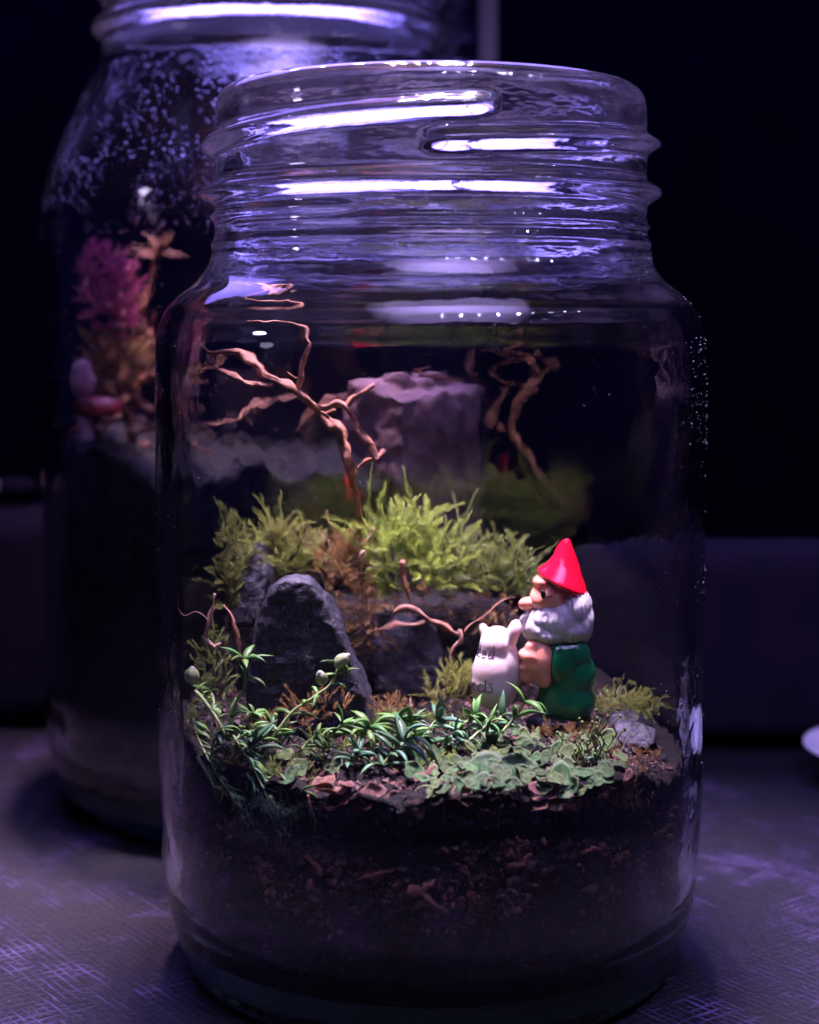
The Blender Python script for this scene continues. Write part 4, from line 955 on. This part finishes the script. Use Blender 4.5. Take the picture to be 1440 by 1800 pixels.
cush2('pink lichen fringe above the tangled roots in the rear jar', 205, 560, 35.0, 30, 30, .5, 60, 'pink', (.15, .35), .12)
cush2('rusty dried moss tangle in the rear jar', 205, 640, 35.4, 50, 50, .6, 110, 'moss_brown', (.3, .6), .13)
e = empty('rear_driftwood', at(230, 790, 36), 'tangle of reddish driftwood roots in the rear jar', 'driftwood')
rnd = random.Random(3)
extra = []
for k in range(22):
    x0, y0 = rnd.uniform(140, 270), rnd.uniform(520, 780); a = rnd.uniform(0, 6.3); pts = []
    for i in range(4): pts.append((x0, y0, rnd.uniform(-.3, .5), .055*(1-.2*i))); a += rnd.uniform(-.7, .7); x0 += 30*math.cos(a); y0 += 30*math.sin(a)
    extra.append([q for q in pts if 120 < q[0] < 330])
extra = [q for q in extra if len(q) > 2]
rb = [[(240, 800, 0, .10), (225, 720, 0, .12), (215, 660, 0, .10), (190, 620, 0, .09), (178, 590, 0, .07)],
      [(222, 700, 0, .10), (250, 650, 0, .12), (245, 580, .1, .12), (238, 520, .1, .10), (235, 470, 0, .08)],
      [(270, 720, 0, .09), (230, 700, -.2, .10), (200, 730, -.3, .08), (180, 770, -.3, .06)],
      [(250, 560, .1, .07), (270, 600, .1, .06), (300, 610, .1, .05), (360, 570, .1, .04)],
      [(215, 670, 0, .07), (260, 665, -.2, .07), (290, 640, -.2, .05)],
      [(275, 445, .2, .04), (270, 500, .2, .06), (245, 560, .2, .09)],
      [(230, 760, -.2, .08), (300, 745, -.2, .07), (380, 735, 0, .06), (450, 700, .2, .05), (520, 690, .4, .04)],
      [(150, 560, 0, .04), (190, 540, -.1, .05), (235, 560, 0, .05)], [(170, 640, -.1, .05), (200, 690, -.2, .07), (240, 740, -.2, .07)]]
for i, lst in enumerate(rb+extra):
    V, F = tube(P4(lst, 35.8), 8, 6, rough=.6, seed=i*3); obj('branch', V, F, M['wood'], e)
e = empty('dried_tuft', at(275, 440, 35.8), 'frizzy rust-coloured dried tuft at the top of the rear jar contents', 'dried moss')
for k in range(26):
    a = random.uniform(-1.25, 1.25); q = at(275, 455, 35.8); L = random.uniform(.4, .85); c = random.uniform(-.5, .5)
    V, F = tube([(q.x, q.y, q.z, .03), (q.x+math.sin(a)*L*.5, q.y+c*.3, q.z+math.cos(a)*L*.5, .025), (q.x+math.sin(a*1.3)*L, q.y+c*.5, q.z+math.cos(a*1.3)*L*.8, .012)], 5, 4); obj('strand', V, F, M['root'], e)
# red-capped and pale items in the rear jar
e = empty('toadstool', at(162, 770, 34.2), 'small red-capped pale toadstool ornament at the left of the rear jar', 'ornament')
pc = at(160, 725, 34.2)
V, F = ellipsoid(pc+Vector((.25, 0, .1)), (.50, .4, .26)); V = [Vector((v.x, v.y, max(v.z, pc.z-.05)+.05*noise.noise(v*2))) for v in V]; obj('cap', V, F, M['redmush'], e)
V, F = tube([(*at(160, 775, 34.2), .16), (*at(160, 745, 34.2), .13), (*at(160, 728, 34.2), .12)], 12, 3); obj('stalk', V, F, M['whitish'], e)
V, F = ellipsoid(at(155, 668, 34.6), (.22, .22, .46)); V = [v+Vector((.06, .06, .06))*noise.noise(v*2.5) for v in V]; tag(obj('pale_stone', V, F, M['whitish']), 'upright pale pink quartz pebble above the toadstool', 'pebble')
V, F = tube([(*at(130, 765, 34.4), .05), (*at(160, 745, 34.3), .08), (*at(185, 742, 34.3), .05)], 8, 4, rough=.4); tag(obj('root', V, F, M['redmush']), 'short red twig under the toadstool cap', 'root')
for px, py, s, lab in ((200, 860, .6, 'brown lump of bark near the top of the dark soil in the rear jar'), (150, 800, .45, 'purplish bark lump under the toadstool'), (248, 830, .5, 'rusty bark lump beside the edge of the front jar')):
    c = at(px, py, BY-math.sqrt(max(.1, 4.2**2-((px-462)/76.)**2))+.1)
    V, F = ellipsoid(c, (s, s*.6, s*.5)); V, F, N = remesh(V, F, .07, 1)
    for i in range(len(V)): V[i] += N[i]*fnoise(V[i], 2.5, 5)*.15
    tag(obj('bark_lump', V, F, M['crumb']), lab, 'bark')

# ------------------------------------------------------------------ contents of the slim bottle and sprigs
def zs3(x, y): return 5.2+.12*fnoise((x, y, 3), 1.5, 4)
V, F = soil_mesh(TX, TY, 1.66, zs3, .62, lambda t, z, zt_: 1.69-.02*abs(fnoise((math.cos(t), math.sin(t), z), 2, 3))-(.12*max(0, 1-z)), 14, 64)
tag(obj('mauve_sand', V, F, M['sand']), 'dull mauve sand filling the slim back bottle', 'sand', kind='stuff')
for lst, lab in (([(835, 665, 0, .05), (828, 630, 0, .06), (826, 600, 0, .05), (832, 565, 0, .03)], 'thin upright twig standing on the mauve stone, right one'),
                 ([(755, 665, 0, .05), (735, 640, 0, .07), (728, 620, 0, .05), (752, 610, 0, .04)], 'short hooked twig on the mauve stone, left one'),
                 ([(700, 672, -.2, .06), (760, 655, -.3, .08), (810, 662, -.2, .05)], 'twig lying across the top of the mauve stone'),
                 ([(500, 755, -.2, .04), (560, 700, -.3, .05), (620, 690, -.2, .05), (670, 660, -.2, .04)], 'twig arching towards the mauve stone from the left')):
    V, F = tube(P4(lst, 36.2), 8, 5, rough=.5); tag(obj('twig', V, F, M['wood']), lab, 'twig', 'twigs in the rear jar')
def sector(t0, t1, zt0, zt1, zb, label, r1=4.90, r0=2.8):
    P = []
    for k in range(7):
        t = R_(t0+(t1-t0)*k/6); zt = zt0+(zt1-zt0)*k/6
        for r in (r0, r1):
            for z in (zb, zt): P.append(Vector((BX+r*math.sin(t), BY-r*math.cos(t), z-((.45+.25*math.sin(k*2.1)) if r == r1 and z > zb else 0.12*math.sin(k*3.3)))))
    V, F = hull(P); bl = [(V, F)]
    for k in range(9):
        t = R_(t0+(t1-t0)*(k+.5)/9); r = r0+.6+1.0*((k*7) % 5)/5; s_ = .22+.2*((k*3) % 4)/4
        bl.append(ellipsoid((BX+r*math.sin(t), BY-r*math.cos(t), zt0-.35+.45*((k*5) % 7)/7), (s_, s_, s_*.9), nu=14, nv=9))
    V, F = join(bl); V, F, N = remesh(V, F, 0.08, 4)
    for i in range(len(V)): V[i] += N[i]*fnoise(V[i], 1.1, 6)*.18
    tag(obj('mauve_stone', V, F, M['sand']), label, 'stone')
sector(36, 100, 9.9, 9.7, 2.5, 'tall flat mauve stone against the glass in the right side of the rear jar')
